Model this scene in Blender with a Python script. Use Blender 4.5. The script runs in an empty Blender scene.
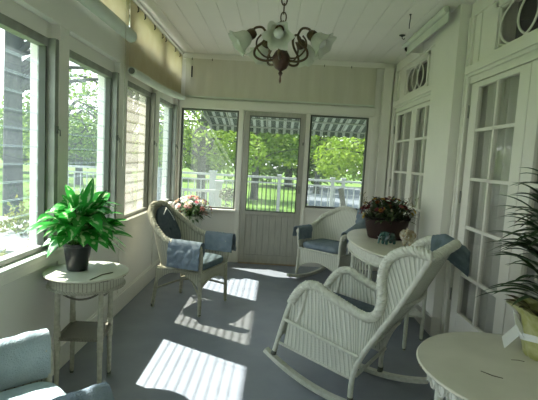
import bpy, bmesh, math, random
from mathutils import Vector, Matrix, noise
from math import sin, cos, pi, radians, hypot, sqrt
random.seed(7)
SC = bpy.context.scene
COL = SC.collection

# ------------------------------------------------------------ camera
FPX, PITCH, YAW, ROLL, EYE = 440.0, -.093, -.0115, .0563, 1.42
_f = Vector((sin(YAW), cos(YAW), 0)); _r = Vector((cos(YAW), -sin(YAW), 0)); _u = Vector((0, 0, 1))
_fw = _f*cos(PITCH) + _u*sin(PITCH); _up = -_f*sin(PITCH) + _u*cos(PITCH)
_rt = _r*cos(ROLL) + _up*sin(ROLL); _u3 = -_r*sin(ROLL) + _up*cos(ROLL)
cam_data = bpy.data.cameras.new('camera'); cam_data.sensor_width = 36; cam_data.lens = 36*FPX/538
cam_data.clip_end = 300; cam_data.clip_start = .05
cam = bpy.data.objects.new('camera', cam_data); COL.objects.link(cam)
m3 = Matrix((_rt, _u3, -_fw)).transposed()
cam.matrix_world = Matrix.Translation((0, 0, EYE)) @ m3.to_4x4()
SC.camera = cam

# ------------------------------------------------------------ sky, sun, exposure
world = bpy.data.worlds.new('sky'); SC.world = world; world.use_nodes = True
nt = world.node_tree; nt.nodes.clear()
wo = nt.nodes.new('ShaderNodeOutputWorld'); bg = nt.nodes.new('ShaderNodeBackground')
tc = nt.nodes.new('ShaderNodeTexCoord'); sp = nt.nodes.new('ShaderNodeSeparateXYZ'); cr = nt.nodes.new('ShaderNodeValToRGB')
cr.color_ramp.elements[0].position = 0.0; cr.color_ramp.elements[0].color = (.93, .97, .95, 1)
cr.color_ramp.elements[1].position = .8; cr.color_ramp.elements[1].color = (.60, .76, .92, 1)
nt.links.new(tc.outputs['Generated'], sp.inputs[0]); nt.links.new(sp.outputs['Z'], cr.inputs[0])
nt.links.new(cr.outputs[0], bg.inputs[0]); bg.inputs[1].default_value = 2.7
nt.links.new(bg.outputs[0], wo.inputs[0])
SUN_DIR = Vector((.668, -.375, -1.0)).normalized()
sd = bpy.data.lights.new('sun', 'SUN'); sd.energy = 16.0; sd.angle = radians(.6); sd.color = (1.0, .97, .88)
sun = bpy.data.objects.new('sun', sd); COL.objects.link(sun); sun.location = (-8, 6, 12)
sun.rotation_mode = 'QUATERNION'; sun.rotation_quaternion = (-SUN_DIR).to_track_quat('Z', 'Y')
SC.view_settings.view_transform = 'Standard'; SC.view_settings.look = 'None'
SC.view_settings.exposure = .46; SC.view_settings.gamma = 1.0; SC.view_settings.use_curve_mapping = False

# ------------------------------------------------------------ materials
def mat(name, col, rough=.6, spec=.4, var=None, vscale=8, bump=0, bscale=60, metal=0, trans=0, coords='Object', stretch=None, det=3):
    m = bpy.data.materials.new(name); m.use_nodes = True
    n = m.node_tree; b = n.nodes['Principled BSDF']; L = n.links.new
    b.inputs['Base Color'].default_value = (*col, 1); b.inputs['Roughness'].default_value = rough
    b.inputs['Specular IOR Level'].default_value = spec; b.inputs['Metallic'].default_value = metal
    t = n.nodes.new('ShaderNodeTexCoord'); mp = n.nodes.new('ShaderNodeMapping')
    L(t.outputs[coords], mp.inputs[0])
    if stretch: mp.inputs['Scale'].default_value = stretch
    if var:
        nz = n.nodes.new('ShaderNodeTexNoise'); nz.inputs['Scale'].default_value = vscale; nz.inputs['Detail'].default_value = det
        L(mp.outputs[0], nz.inputs['Vector'])
        r = n.nodes.new('ShaderNodeValToRGB'); r.color_ramp.elements[0].position = .35; r.color_ramp.elements[1].position = .65
        r.color_ramp.elements[0].color = (*col, 1); r.color_ramp.elements[1].color = (*var, 1)
        L(nz.outputs['Fac'], r.inputs[0]); L(r.outputs[0], b.inputs['Base Color']); csrc = r.outputs[0]
    if bump:
        nb = n.nodes.new('ShaderNodeTexNoise'); nb.inputs['Scale'].default_value = bscale; L(mp.outputs[0], nb.inputs['Vector'])
        bp = n.nodes.new('ShaderNodeBump'); bp.inputs['Strength'].default_value = bump; bp.inputs['Distance'].default_value = .01
        L(nb.outputs['Fac'], bp.inputs['Height']); L(bp.outputs[0], b.inputs['Normal'])
    if trans:
        tr = n.nodes.new('ShaderNodeBsdfTranslucent'); mx = n.nodes.new('ShaderNodeMixShader'); mx.inputs[0].default_value = trans
        tr.inputs[0].default_value = (*[min(1, c*1.3) for c in col], 1)
        if var: L(csrc, tr.inputs[0])
        L(b.outputs[0], mx.inputs[1]); L(tr.outputs[0], mx.inputs[2]); L(mx.outputs[0], n.nodes['Material Output'].inputs[0])
    return m

def glass_mat(name, tint, haze, hazecol, gloss=.06, fres=True):
    m = bpy.data.materials.new(name); m.use_nodes = True; n = m.node_tree; n.nodes.clear(); L = n.links.new
    o = n.nodes.new('ShaderNodeOutputMaterial'); tp = n.nodes.new('ShaderNodeBsdfTransparent'); tp.inputs[0].default_value = (*tint, 1)
    gl = n.nodes.new('ShaderNodeBsdfGlossy'); gl.inputs['Roughness'].default_value = .02
    lw = n.nodes.new('ShaderNodeLayerWeight'); lw.inputs[0].default_value = .5
    pw = n.nodes.new('ShaderNodeMath'); pw.operation = 'POWER'; pw.inputs[1].default_value = 5; L(lw.outputs['Facing'], pw.inputs[0])
    fr = n.nodes.new('ShaderNodeMath'); fr.operation = 'MULTIPLY_ADD'; fr.inputs[1].default_value = .6; fr.inputs[2].default_value = .035; L(pw.outputs[0], fr.inputs[0])
    m1 = n.nodes.new('ShaderNodeMixShader'); L(fr.outputs[0], m1.inputs[0]); L(tp.outputs[0], m1.inputs[1]); L(gl.outputs[0], m1.inputs[2])
    src = m1.outputs[0]
    if haze:
        ds = n.nodes.new('ShaderNodeBsdfTranslucent'); ds.inputs[0].default_value = (*hazecol, 1)
        m2 = n.nodes.new('ShaderNodeMixShader'); m2.inputs[0].default_value = haze
        L(src, m2.inputs[1]); L(ds.outputs[0], m2.inputs[2]); src = m2.outputs[0]
    L(src, o.inputs[0]); return m

def wicker_mat(name, col, dark, su=46, sv=130):
    """painted willow: UV is in metres; weft rows run along u, over and under the stakes"""
    m = mat(name, col, .55, .35); n = m.node_tree; L = n.links.new; b = n.nodes['Principled BSDF']
    uv = n.nodes.new('ShaderNodeTexCoord'); s = n.nodes.new('ShaderNodeSeparateXYZ'); L(uv.outputs['UV'], s.inputs[0])
    def mth(op, a, b2=None):
        q = n.nodes.new('ShaderNodeMath'); q.operation = op
        for i, v in enumerate((a, b2)):
            if v is None: continue
            if isinstance(v, (int, float)): q.inputs[i].default_value = v
            else: L(v, q.inputs[i])
        return q.outputs[0]
    ph = mth('MULTIPLY', s.outputs[0], pi); row = mth('MULTIPLY', s.outputs[1], sv*pi)
    rib = mth('ABSOLUTE', mth('SINE', ph))
    alt = mth('MULTIPLY', mth('COSINE', ph), mth('SINE', row))
    h2 = mth('ADD', mth('MULTIPLY', alt, .5), .5)
    bp = n.nodes.new('ShaderNodeBump'); bp.inputs['Strength'].default_value = .5; bp.inputs['Distance'].default_value = .003
    L(h2, bp.inputs['Height']); L(bp.outputs[0], b.inputs['Normal'])
    r = n.nodes.new('ShaderNodeValToRGB'); r.color_ramp.elements[0].position = .05; r.color_ramp.elements[1].position = .38
    r.color_ramp.elements[0].color = (*dark, 1); r.color_ramp.elements[1].color = (*col, 1)  # gaps between stakes darkened in the colour, shade painted into the weave
    L(rib, r.inputs[0]); L(r.outputs[0], b.inputs['Base Color'])
    return m

M = {}
M['paint'] = mat('white_paint', (.835, .815, .74), .5, .4, (.80, .785, .71), 3, .05, 30)
M['paint_ceiling'] = mat('ceiling_paint', (.85, .82, .76), .6, .3, (.82, .795, .735), 2)
M['paint_old'] = mat('old_cream_paint', (.60, .61, .52), .6, .3, (.52, .53, .45), 14)
M['floor'] = mat('grey_blue_floor_paint', (.215, .235, .270), .42, .45, (.245, .265, .300), 5, .06, 90)
M['door_old'] = mat('weathered_storm_door_paint', (.46, .455, .40), .55, .3, (.40, .395, .35), 10, .1, 40, stretch=(4, 4, .5))
M['alu'] = mat('aged_aluminium', (.36, .37, .33), .5, .4, (.27, .28, .25), 9, metal=.2)
M['alu_dark'] = mat('dark_window_track', (.12, .13, .11), .6, .3)
M['edge'] = mat('ground_glass_edge', (.34, .42, .41), .4, .4, trans=.4)
M['brass'] = mat('antique_brass', (.13, .085, .045), .38, .6, (.07, .05, .03), 20, metal=.7)
M['frost'] = mat('frosted_glass_shade', (.66, .67, .60), .25, .6, trans=.45)
M['wood_ball'] = mat('reddish_carved_brass', (.10, .05, .035), .4, .5, (.06, .03, .02), 30, metal=.4)
M['wick'] = wicker_mat('white_painted_wicker', (.72, .73, .64), (.40, .40, .33))
M['wick_rib'] = mat('white_painted_reed', (.72, .73, .64), .5, .4, (.62, .62, .53), 40, .15, 120)
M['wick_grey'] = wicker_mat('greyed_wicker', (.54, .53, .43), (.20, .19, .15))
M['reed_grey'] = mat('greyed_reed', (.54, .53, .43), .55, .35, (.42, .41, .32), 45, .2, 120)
M['cush'] = mat('slate_blue_cushion', (.15, .21, .25), .9, .15, (.19, .25, .29), 30, .2, 200)
M['cushdark'] = mat('dark_slate_cushion', (.10, .125, .15), .9, .15, (.13, .155, .18), 30, .2, 200)
M['towel'] = mat('pale_blue_towel', (.20, .25, .30), .95, .1, (.25, .30, .35), 18, .5, 160)
M['towellit'] = mat('lit_tone_towel', (.36, .44, .48), .95, .1, (.42, .50, .53), 18, .5, 160)  # paler copy of the towel: light falling on it put into the colour
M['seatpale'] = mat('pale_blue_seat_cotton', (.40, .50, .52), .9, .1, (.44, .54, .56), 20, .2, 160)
M['table'] = mat('cream_table_paint', (.63, .61, .50), .45, .4, (.57, .555, .45), 6, .08, 40)
M['chip'] = mat('bare_wood_chips', (.13, .11, .08), .8, .2)
M['potblack'] = mat('black_plastic_pot', (.030, .032, .036), .28, .5)
M['soil'] = mat('potting_soil', (.05, .035, .022), .95, .1, (.09, .06, .04), 60, .6, 90)
M['basket'] = wicker_mat('dark_brown_wicker', (.032, .013, .010), (.010, .006, .005), 60, 160)
M['stem'] = mat('green_stem', (.10, .22, .05), .6, .3)
M['foil'] = mat('gold_green_foil', (.40, .41, .13), .28, .8, (.58, .57, .30), 22, .9, 30, metal=.35)
M['ribbon'] = mat('white_satin_ribbon', (.80, .82, .80), .35, .5)
M['curtain'] = mat('sheer_grey_curtain', (.66, .68, .64), .9, .1)
M['dark'] = mat('room_gloom_wall', (.10, .10, .09), .9, .1)  # gloom of the unlit rooms is put into the wall colour
M['shade'] = mat('cream_shade_cloth', (.79, .74, .60), .9, .1, (.74, .68, .52), 6, .2, 60, trans=.72)
M['shade_roll'] = mat('rolled_shade_vinyl', (.66, .70, .60), .55, .3, (.60, .64, .55), 6)
M['black'] = mat('black_iron', (.02, .02, .02), .5, .4)
M['green_elephant'] = mat('teal_glazed_ceramic', (.02, .06, .06), .2, .7, (.04, .11, .10), 30)
M['white_elephant'] = mat('cream_glazed_ceramic', (.55, .52, .42), .25, .6, (.35, .26, .13), 38)
M['glass'] = glass_mat('clear_window_glass', (.95, .96, .95), .05, (.8, .9, .85))
M['glass_j'] = glass_mat('blueish_louver_glass', (.95, .97, .975), .022, (.75, .9, .95))
M['glass_c'] = glass_mat('veiled_beige_louver_glass', (.80, .79, .74), .2, (.50, .48, .44))  # denser veil and beige tint mixed evenly into this glass
M['glass_d'] = glass_mat('french_door_glass', (.93, .92, .91), .0, (1, 1, 1))
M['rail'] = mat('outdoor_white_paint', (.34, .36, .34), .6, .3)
M['bark'] = mat('grey_bark', (.04, .043, .045), .9, .1, (.07, .07, .07), 6, .8, 14, stretch=(1, 1, .3))
M['concrete'] = mat('grey_asphalt', (.105, .12, .135), .9, .1, (.125, .14, .155), 3)
M['deck'] = mat('grey_deck_boards', (.22, .23, .22), .8, .2, (.18, .19, .18), 5)
M['bench'] = mat('weathered_wicker_outdoor', (.20, .19, .16), .8, .2, (.15, .14, .11), 25)

def foliage_mat(name, c1, c2, tr=.4, scale=.8):
    return mat(name, c1, .6, .25, c2, scale, trans=tr)
M['leaf_a'] = foliage_mat('yellow_green_leaves', (.13, .22, .02), (.24, .34, .045))
M['leaf_b'] = foliage_mat('mid_green_leaves', (.06, .13, .02), (.14, .22, .035))
M['leaf_c'] = foliage_mat('deep_green_leaves', (.035, .085, .02), (.07, .14, .03))
M['leaf_d'] = foliage_mat('garden_shrub_leaves', (.10, .15, .018), (.17, .17, .035), scale=3)
M['grass'] = mat('lawn', (.065, .125, .02), .9, .1, (.095, .165, .032), .5, .3, 20, det=6)

def variegated():
    m = mat('variegated_leaf', (.03, .20, .03), .3, .5, trans=.35); n = m.node_tree; L = n.links.new
    uv = n.nodes.new('ShaderNodeTexCoord'); s = n.nodes.new('ShaderNodeSeparateXYZ'); L(uv.outputs['UV'], s.inputs[0])
    nz = n.nodes.new('ShaderNodeTexNoise'); nz.inputs['Scale'].default_value = 34; nz.inputs['Detail'].default_value = 3; L(uv.outputs['Object'], nz.inputs['Vector'])
    a = n.nodes.new('ShaderNodeMath'); a.operation = 'ABSOLUTE'; b0 = n.nodes.new('ShaderNodeMath'); b0.operation = 'SUBTRACT'; b0.inputs[1].default_value = .5
    L(s.outputs[0], b0.inputs[0]); L(b0.outputs[0], a.inputs[0])
    ad = n.nodes.new('ShaderNodeMath'); ad.operation = 'MULTIPLY_ADD'; ad.inputs[1].default_value = -1.2; L(a.outputs[0], ad.inputs[0]); L(nz.outputs['Fac'], ad.inputs[2])
    r = n.nodes.new('ShaderNodeValToRGB'); r.color_ramp.elements[0].position = .36; r.color_ramp.elements[1].position = .43
    r.color_ramp.elements[0].color = (.035, .31, .04, 1); r.color_ramp.elements[1].color = (.50, .66, .36, 1)
    L(ad.outputs[0], r.inputs[0]); bs = n.nodes['Principled BSDF']; L(r.outputs[0], bs.inputs['Base Color'])
    tr = [q for q in n.nodes if q.type == 'BSDF_TRANSLUCENT'][0]; L(r.outputs[0], tr.inputs[0])
    return m
M['varieg'] = variegated()
M['palm'] = mat('dark_palm_leaf', (.035, .075, .03), .4, .4, (.06, .11, .04), 12, trans=.2)

def stripes_mat():
    m = mat('striped_awning_canvas', (.3, .3, .3), .8, .1, trans=.12); n = m.node_tree; L = n.links.new
    uv = n.nodes.new('ShaderNodeTexCoord'); s = n.nodes.new('ShaderNodeSeparateXYZ'); L(uv.outputs['UV'], s.inputs[0])
    a = n.nodes.new('ShaderNodeMath'); a.operation = 'FRACT'; mu = n.nodes.new('ShaderNodeMath'); mu.operation = 'MULTIPLY'; mu.inputs[1].default_value = 1/.125
    L(s.outputs[0], mu.inputs[0]); L(mu.outputs[0], a.inputs[0])
    g = n.nodes.new('ShaderNodeMath'); g.operation = 'GREATER_THAN'; g.inputs[1].default_value = .62; L(a.outputs[0], g.inputs[0])
    mx = n.nodes.new('ShaderNodeMix'); mx.data_type = 'RGBA'; mx.inputs[6].default_value = (.07, .09, .085, 1); mx.inputs[7].default_value = (.42, .46, .44, 1)
    L(g.outputs[0], mx.inputs[0]); L(mx.outputs[2], n.nodes['Principled BSDF'].inputs['Base Color'])
    tr = [q for q in n.nodes if q.type == 'BSDF_TRANSLUCENT'][0]; L(mx.outputs[2], tr.inputs[0])
    return m
M['awning'] = stripes_mat()

# ------------------------------------------------------------ mesh helpers
class MB:
    def __init__(s): s.v = []; s.f = []; s.mi = []; s.uv = {}; s.sm = []
    def add(s, vs, fs, mi=0, smooth=False, uvs=None):
        o = len(s.v); s.v += [tuple(p) for p in vs]
        for k, f in enumerate(fs):
            s.f.append([i+o for i in f]); s.mi.append(mi); s.sm.append(smooth)
            if uvs: s.uv[len(s.f)-1] = [uvs[i] for i in f]
    def box(s, x0, y0, z0, x1, y1, z1, mi=0):
        vs = [(x, y, z) for z in (z0, z1) for y in (y0, y1) for x in (x0, x1)]
        s.add(vs, [(0, 2, 3, 1), (4, 5, 7, 6), (0, 1, 5, 4), (2, 6, 7, 3), (0, 4, 6, 2), (1, 3, 7, 5)], mi)
    def tube(s, pts, r, n=8, mi=0, caps=True, closed=False):
        P = [Vector(p) for p in pts]; N = len(P); R = r if isinstance(r, (list, tuple)) else [r]*N
        T = []
        for i in range(N):
            a = P[(i-1) % N] if (closed or i > 0) else P[i]; b = P[(i+1) % N] if (closed or i < N-1) else P[i]
            t = b-a; T.append(t.normalized() if t.length > 1e-9 else Vector((0, 0, 1)))
        ref = Vector((0, 0, 1)) if abs(T[0].z) < .9 else Vector((1, 0, 0))
        nv = (ref - T[0]*ref.dot(T[0])).normalized(); vs = []
        for i in range(N):
            nv = (nv - T[i]*nv.dot(T[i])).normalized(); bn = T[i].cross(nv)
            for k in range(n):
                a = 2*pi*k/n; vs.append(P[i] + (nv*cos(a)+bn*sin(a))*R[i])
        fs = []
        for i in range(N if closed else N-1):
            j = (i+1) % N
            for k in range(n): fs.append((i*n+k, i*n+(k+1) % n, j*n+(k+1) % n, j*n+k))
        if caps and not closed: fs += [tuple(range(n))[::-1], tuple((N-1)*n+k for k in range(n))]
        s.add(vs, fs, mi, True)
    def lathe(s, prof, n=24, mi=0, c=(0, 0, 0), sx=1, sy=1, cap=True, scal=None):
        vs = []
        for (r, z) in prof:
            for k in range(n):
                a = 2*pi*k/n; rr = r*(scal(a, z) if scal else 1)
                vs.append((c[0]+rr*cos(a)*sx, c[1]+rr*sin(a)*sy, c[2]+z))
        fs = [(i*n+k, i*n+(k+1) % n, (i+1)*n+(k+1) % n, (i+1)*n+k) for i in range(len(prof)-1) for k in range(n)]
        if cap:
            if prof[0][0] > 1e-4: fs.append(tuple(range(n))[::-1])
            if prof[-1][0] > 1e-4: fs.append(tuple((len(prof)-1)*n+k for k in range(n)))
        s.add(vs, fs, mi, True)
    def surf(s, fn, nu, nv, mi=0, uvsc=(1, 1), thick=0, closed_u=False):
        """surface of a function of u,v in 0..1; thick closes it into a shell; UV measured in metres (uvsc)"""
        G = [[Vector(fn(i/nu, j/nv)) for j in range(nv+1)] for i in range(nu+1)]
        vs = []; uvs = []
        def nrm(i, j):
            a = G[min(i+1, nu)][j]-G[max(i-1, 0)][j]; b = G[i][min(j+1, nv)]-G[i][max(j-1, 0)][:] if False else G[i][min(j+1, nv)]-G[i][max(j-1, 0)]
            c = a.cross(b); return c.normalized() if c.length > 1e-12 else Vector((0, 0, 1))
        for i in range(nu+1):
            for j in range(nv+1):
                vs.append(G[i][j] + (nrm(i, j)*thick/2 if thick else Vector())); uvs.append((i/nu*uvsc[0], j/nv*uvsc[1]))
        W = nv+1; id_ = lambda i, j: i*W+j
        fs = [(id_(i, j), id_(i+1, j), id_(i+1, j+1), id_(i, j+1)) for i in range(nu) for j in range(nv)]
        if thick:
            o = len(vs)
            for i in range(nu+1):
                for j in range(nv+1):
                    vs.append(G[i][j] - nrm(i, j)*thick/2); uvs.append((i/nu*uvsc[0], j/nv*uvsc[1]))
            fs += [tuple(o+q for q in f[::-1]) for f in fs]
            for i in range(nu):
                fs.append((id_(i+1, 0), id_(i, 0), o+id_(i, 0), o+id_(i+1, 0))); fs.append((id_(i, nv), id_(i+1, nv), o+id_(i+1, nv), o+id_(i, nv)))
            for j in range(nv):
                fs.append((id_(0, j), id_(0, j+1), o+id_(0, j+1), o+id_(0, j))); fs.append((id_(nu, j+1), id_(nu, j), o+id_(nu, j), o+id_(nu, j+1)))
        s.add(vs, fs, mi, True, uvs)
    def braid(s, pts, R, pitch=.05, strands=3, n=6, mi=0):
        P = resample([Vector(p) for p in pts], pitch/8)
        L = 0; acc = [0]
        for a, b in zip(P, P[1:]): L += (b-a).length; acc.append(L)
        T = [(P[min(i+1, len(P)-1)]-P[max(i-1, 0)]).normalized() for i in range(len(P))]
        ref = Vector((0, 0, 1)) if abs(T[0].z) < .9 else Vector((1, 0, 0)); nv = ref; F = []
        for t in T:
            nv = (nv - t*nv.dot(t)).normalized(); F.append((nv.copy(), t.cross(nv)))
        for k in range(strands):
            q = [p + (F[i][0]*cos(2*pi*(acc[i]/pitch + k/strands)) + F[i][1]*sin(2*pi*(acc[i]/pitch + k/strands)))*R*.56 for i, p in enumerate(P)]
            s.tube(q, R*.52, n, mi)
    def build(s, name, mats, parent=None, bevel=0, kind=None, loc=None, subsurf=0):
        me = bpy.data.meshes.new(name); me.from_pydata([tuple(v) for v in s.v], [], s.f)
        if not isinstance(mats, (list, tuple)): mats = [mats]
        for m in mats: me.materials.append(m)
        me.polygons.foreach_set('material_index', s.mi); me.polygons.foreach_set('use_smooth', s.sm)
        if s.uv:
            ul = me.uv_layers.new(name='UVMap')
            for pi_, us in s.uv.items():
                p = me.polygons[pi_]
                for li, u in zip(p.loop_indices, us): ul.data[li].uv = u
        me.update()
        try: me.set_sharp_from_angle(angle=radians(48))
        except Exception: pass
        o = bpy.data.objects.new(name, me); COL.objects.link(o)
        if parent: o.parent = parent
        if loc: o.location = loc
        if bevel:
            b = o.modifiers.new('bevel', 'BEVEL'); b.width = bevel; b.segments = 2; b.limit_method = 'ANGLE'
        if subsurf:
            b = o.modifiers.new('sub', 'SUBSURF'); b.levels = b.render_levels = subsurf
        if kind: o['kind'] = kind
        return o

def resample(P, step):
    out = [P[0].copy()]; carry = 0
    tot = sum((b-a).length for a, b in zip(P, P[1:])); n = max(2, int(tot/step)); want = [tot*i/n for i in range(1, n+1)]
    d = 0; w = 0
    for a, b in zip(P, P[1:]):
        l = (b-a).length
        while w < len(want) and want[w] <= d+l+1e-9:
            out.append(a.lerp(b, (want[w]-d)/max(l, 1e-9))); w += 1
        d += l
    return out

def smooth_path(pts, n=8):
    """Catmull-Rom through the points"""
    P = [Vector(p) for p in pts]; out = []
    for i in range(len(P)-1):
        a = P[max(i-1, 0)]; b = P[i]; c = P[i+1]; d = P[min(i+2, len(P)-1)]
        for k in range(n):
            t = k/n; out.append(.5*((2*b)+(c-a)*t+(2*a-5*b+4*c-d)*t*t+(-a+3*b-3*c+d)*t*t*t))
    out.append(P[-1]); return out

def table_fn(T):
    def f(x):
        if x <= T[0][0]: return T[0][1]
        for (a, b), (c, d) in zip(T, T[1:]):
            if x <= c: return b+(d-b)*(x-a)/(c-a)
        return T[-1][1]
    return f

def thing(name, label, cat, loc=(0, 0, 0), rz=0, group=None):
    o = bpy.data.objects.new(name, None); COL.objects.link(o); o.location = loc; o.rotation_euler = (0, 0, rz)
    o.empty_display_size = .1; o['label'] = label; o['category'] = cat
    if group: o['group'] = group
    return o
def tag(o, label, cat, group=None, kind=None):
    o['label'] = label; o['category'] = cat
    if group: o['group'] = group
    if kind: o['kind'] = kind
    return o
def struct(mb, name, mats, parent=None, bevel=0):
    o = mb.build(name, mats, parent, bevel)
    if parent is None: o['kind'] = 'structure'
    return o
def copy_tree(o, parent=None):
    c = o.copy(); COL.objects.link(c)
    if parent: c.parent = parent
    for ch in list(o.children): copy_tree(ch, c)
    return c

# ============================================================ SETTING
XL, XR, YB, YF, ZC = -1.33, 1.50, 5.87, -1.3, 2.73
# floor
mb = MB(); mb.box(XL-.17, YF-.1, -.06, XR+.9, YB+.1, 0); struct(mb, 'floor', M['floor'])
# ceiling of beaded boards running down the porch
mb = MB(); w = .181; x = XL-.17
while x < XR+.1:
    x1 = min(x+w, XR+.1)
    vs = []
    prof = [(x, ZC+.006), (x+.004, ZC), (x1-.004, ZC), (x1, ZC+.006)]
    for y in (YF-.1, YB+.1): vs += [(a, y, b) for a, b in prof]
    mb.add(vs, [(0, 1, 5, 4), (1, 2, 6, 5), (2, 3, 7, 6)]); x += w
mb.box(XL-.17, YF-.1, ZC+.007, XR+.1, YB+.1, ZC+.06)
struct(mb, 'ceiling', M['paint_ceiling'])

# left wall: dado, posts, header, transom posts, top plate
SILL, HEAD, TR0, TR1 = .80, 2.05, 2.37, 2.63
POSTS = [(-1.3, -1.12), (-.22, -.04), (.86, 1.04), (1.55, 1.73)]
wins = [(-1.12, -.22), (-.04, .86), (1.73-1.08+.39, 1.55), (1.73, 2.62), (2.79, 3.69), (3.87, 4.77), (4.92, 5.78)]
wins = [(-1.12, -.22), (-.04, .75), (.90, 1.58), (1.73, 2.665), (2.785, 3.67), (3.86, 4.78), (4.92, 5.80)]
WT = .17
mb = MB()
mb.box(XL-WT, YF, 0, XL, YB, SILL-.03)
ys = YF
for (a, b) in wins + [(YB, YB)]:
    if a > ys:
        mb.box(XL-WT, ys, SILL-.03, XL+.01, a, 2.14)          # post
        mb.box(XL-WT, ys, TR0, XL, a, TR1)
    ys = b
mb.box(XL-WT, YF, HEAD, XL-.04, YB, 2.14)
mb.box(XL-WT, YF, 2.14, XL+.01, YB, TR0)
mb.box(XL-WT, YF, TR1, XL, YB, ZC)
struct(mb, 'wall_left', M['paint'], bevel=.003)
mb = MB()
mb.box(XL, YF, SILL-.035, XL+.018, YB-.02, SILL-.005); mb.box(XL, YF, SILL-.085, XL+.010, YB, SILL-.035)
for (a, b) in wins: mb.box(XL-WT+.01, a, SILL-.035, XL, b, SILL-.005)
struct(mb, 'trim_1', M['paint'], bevel=.004)                      # continuous stool under the windows
mb = MB(); mb.box(XL, YF, 0, XL+.018, YB, .15); mb.box(XL, YF, .15, XL+.010, YB, .17); struct(mb, 'baseboard_left', M['paint'], bevel=.003)
mb = MB(); mb.box(XL, YF, 2.655, XL+.03, YB, ZC-.001); mb.box(XL+.03, YF, 2.70, XL+.06, YB, ZC-.001); struct(mb, 'trim_2', M['paint'], bevel=.004)
mb = MB()
for ya in (2.70, 3.78, 4.845): mb.box(XL, ya-.03, .17, XL+.008, ya+.03, SILL-.075)
struct(mb, 'trim_3', M['paint'], bevel=.002)

# jalousie windows in the left wall
XG = XL-.07
def jalousie(idx, y0, y1, gm, tilt):
    fr = MB(); z0, z1 = SILL-.004, HEAD
    fr.box(XG-.03, y0, z0, XG+.03, y0+.045, z1); fr.box(XG-.03, y1-.05, z0, XG+.03, y1, z1); fr.box(XG+.03, y1-.042, z0, XL+.004, y1-.001, z1); fr.box(XG+.03, y0+.001, z0, XL-.03, y0+.03, z1)
    fr.box(XG-.03, y0+.045, z0, XG+.03, y1-.05, z0+.03); fr.box(XG-.03, y0+.045, z1-.05, XG+.03, y1-.05, z1)
    wnd = fr.build('window_%d' % idx, M['alu'], None, .002); wnd['kind'] = 'structure'
    tr = MB()
    for s_, yy in ((1, y0+.045), (-1, y1-.05)):
        ya, yb = sorted((yy, yy+s_*.018)); tr.box(XG-.012, ya, z0+.03, XG+.028, yb, z1-.05)
    tr.build('louver_track', M['alu_dark'], wnd)
    lv = MB(); n = 12; top = z1-.055; bot = z0+.035; p = (top-bot)/n; hgt = p+.010
    for k in range(n):
        zc = bot+p*(k+.5); a = radians(tilt); dx = sin(a)*hgt/2; dz = cos(a)*hgt/2; t = .0016
        nx, nz = cos(a)*t, sin(a)*t
        c = [(XG-.012+dx*s1+nx*s2, zc+dz*s1*1.0-nz*s2) for s1 in (-1, 1) for s2 in (-1, 1)]   # lower edge swings outward
        ya, yb = y0+.06, y1-.065
        vs = [(q[0], y, q[1]) for y in (ya, yb) for q in c]
        lv.add(vs, [(0, 2, 6, 4), (1, 5, 7, 3)], 0)
        lv.add(vs, [(0, 4, 5, 1), (2, 3, 7, 6), (0, 1, 3, 2), (4, 6, 7, 5)], 1)
    lv.build('glass_louvers', [gm, M['edge']], wnd)
    cr_ = MB(); cr_.box(XL+.004, y1-.034, 1.50, XL+.014, y1-.016, 1.545); cr_.tube([(XL+.012, y1-.025, 1.525), (XL+.028, y1-.027, 1.52), (XL+.03, y1-.027, 1.485)], .004, 6)
    cr_.build('crank_handle', M['alu_dark'], wnd)
    return wnd
for i, (a, b) in enumerate(wins):
    jalousie(i+1, a, b, M['glass_c'] if i == 5 else M['glass_j'], (7, 7, 7, 6, 2, 5, 2)[i])
# transom lights above, behind the shades
for i, (a, b) in enumerate(wins):
    f_ = MB(); z0, z1 = TR0, TR1
    f_.box(XG-.02, a, z0, XG+.02, a+.03, z1); f_.box(XG-.02, b-.03, z0, XG+.02, b, z1); f_.box(XG-.02, a+.03, z0, XG+.02, b-.03, z0+.03); f_.box(XG-.02, a+.03, z1-.03, XG+.02, b-.03, z1)
    w_ = f_.build('window_%d' % (i+8), M['alu'], None); w_['kind'] = 'structure'
    g = MB(); g.box(XG-.003, a+.03, z0+.03, XG+.003, b-.03, z1-.03); g.build('glass_pane', M['glass_j'], w_)

# back wall
W1 = (-1.285, -.525); DR = (-.445, .36); W3 = (.42, 1.185)
mb = MB(); y0, y1 = YB, YB+.12
mb.box(XL-.17, y0, 0, W1[0], y1, ZC); mb.box(W1[0], y0, 0, W1[1], y1, .715); mb.box(W1[1], y0, 0, DR[0], y1, 2.03)
mb.box(DR[1], y0, 0, W3[0], y1, 2.03); mb.box(W3[0], y0, 0, W3[1], y1, .80); mb.box(W3[1], y0, 0, XR+.1, y1, ZC)
mb.box(W1[0], y0, 2.03, W3[1], y1, ZC)
struct(mb, 'wall_back', M['paint'])
mb = MB(); Y = YB-.02
mb.box(XL+.02, Y-.012, 2.04, 1.25, YB, 2.15)                                # white header board
mb.box(XL+.02, Y, 2.15, 1.25, YB, 2.165)
mb.box(XL+.02, YB-.045, 2.66, 1.34, YB, ZC-.001)                               # crown
mb.box(1.235, Y, 0, 1.30, YB, 2.66); mb.box(1.33, Y-.03, 0, 1.45, YB, ZC-.05)
mb.box(W1[1]+.005, Y, .0, DR[0]-.012, YB, 2.04); mb.box(DR[1]+.01, Y, 0, W3[0]-.005, YB, 2.04)
mb.box(W1[0], Y-.03, .69, W1[1]+.01, YB, .715); mb.box(W3[0]-.01, Y-.03, .772, W3[1]+.02, YB, .797)
mb.box(XL+.02, Y, .0, W1[0]+.0, YB, 2.04)
struct(mb, 'trim_4', M['paint'], bevel=.003)
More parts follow.
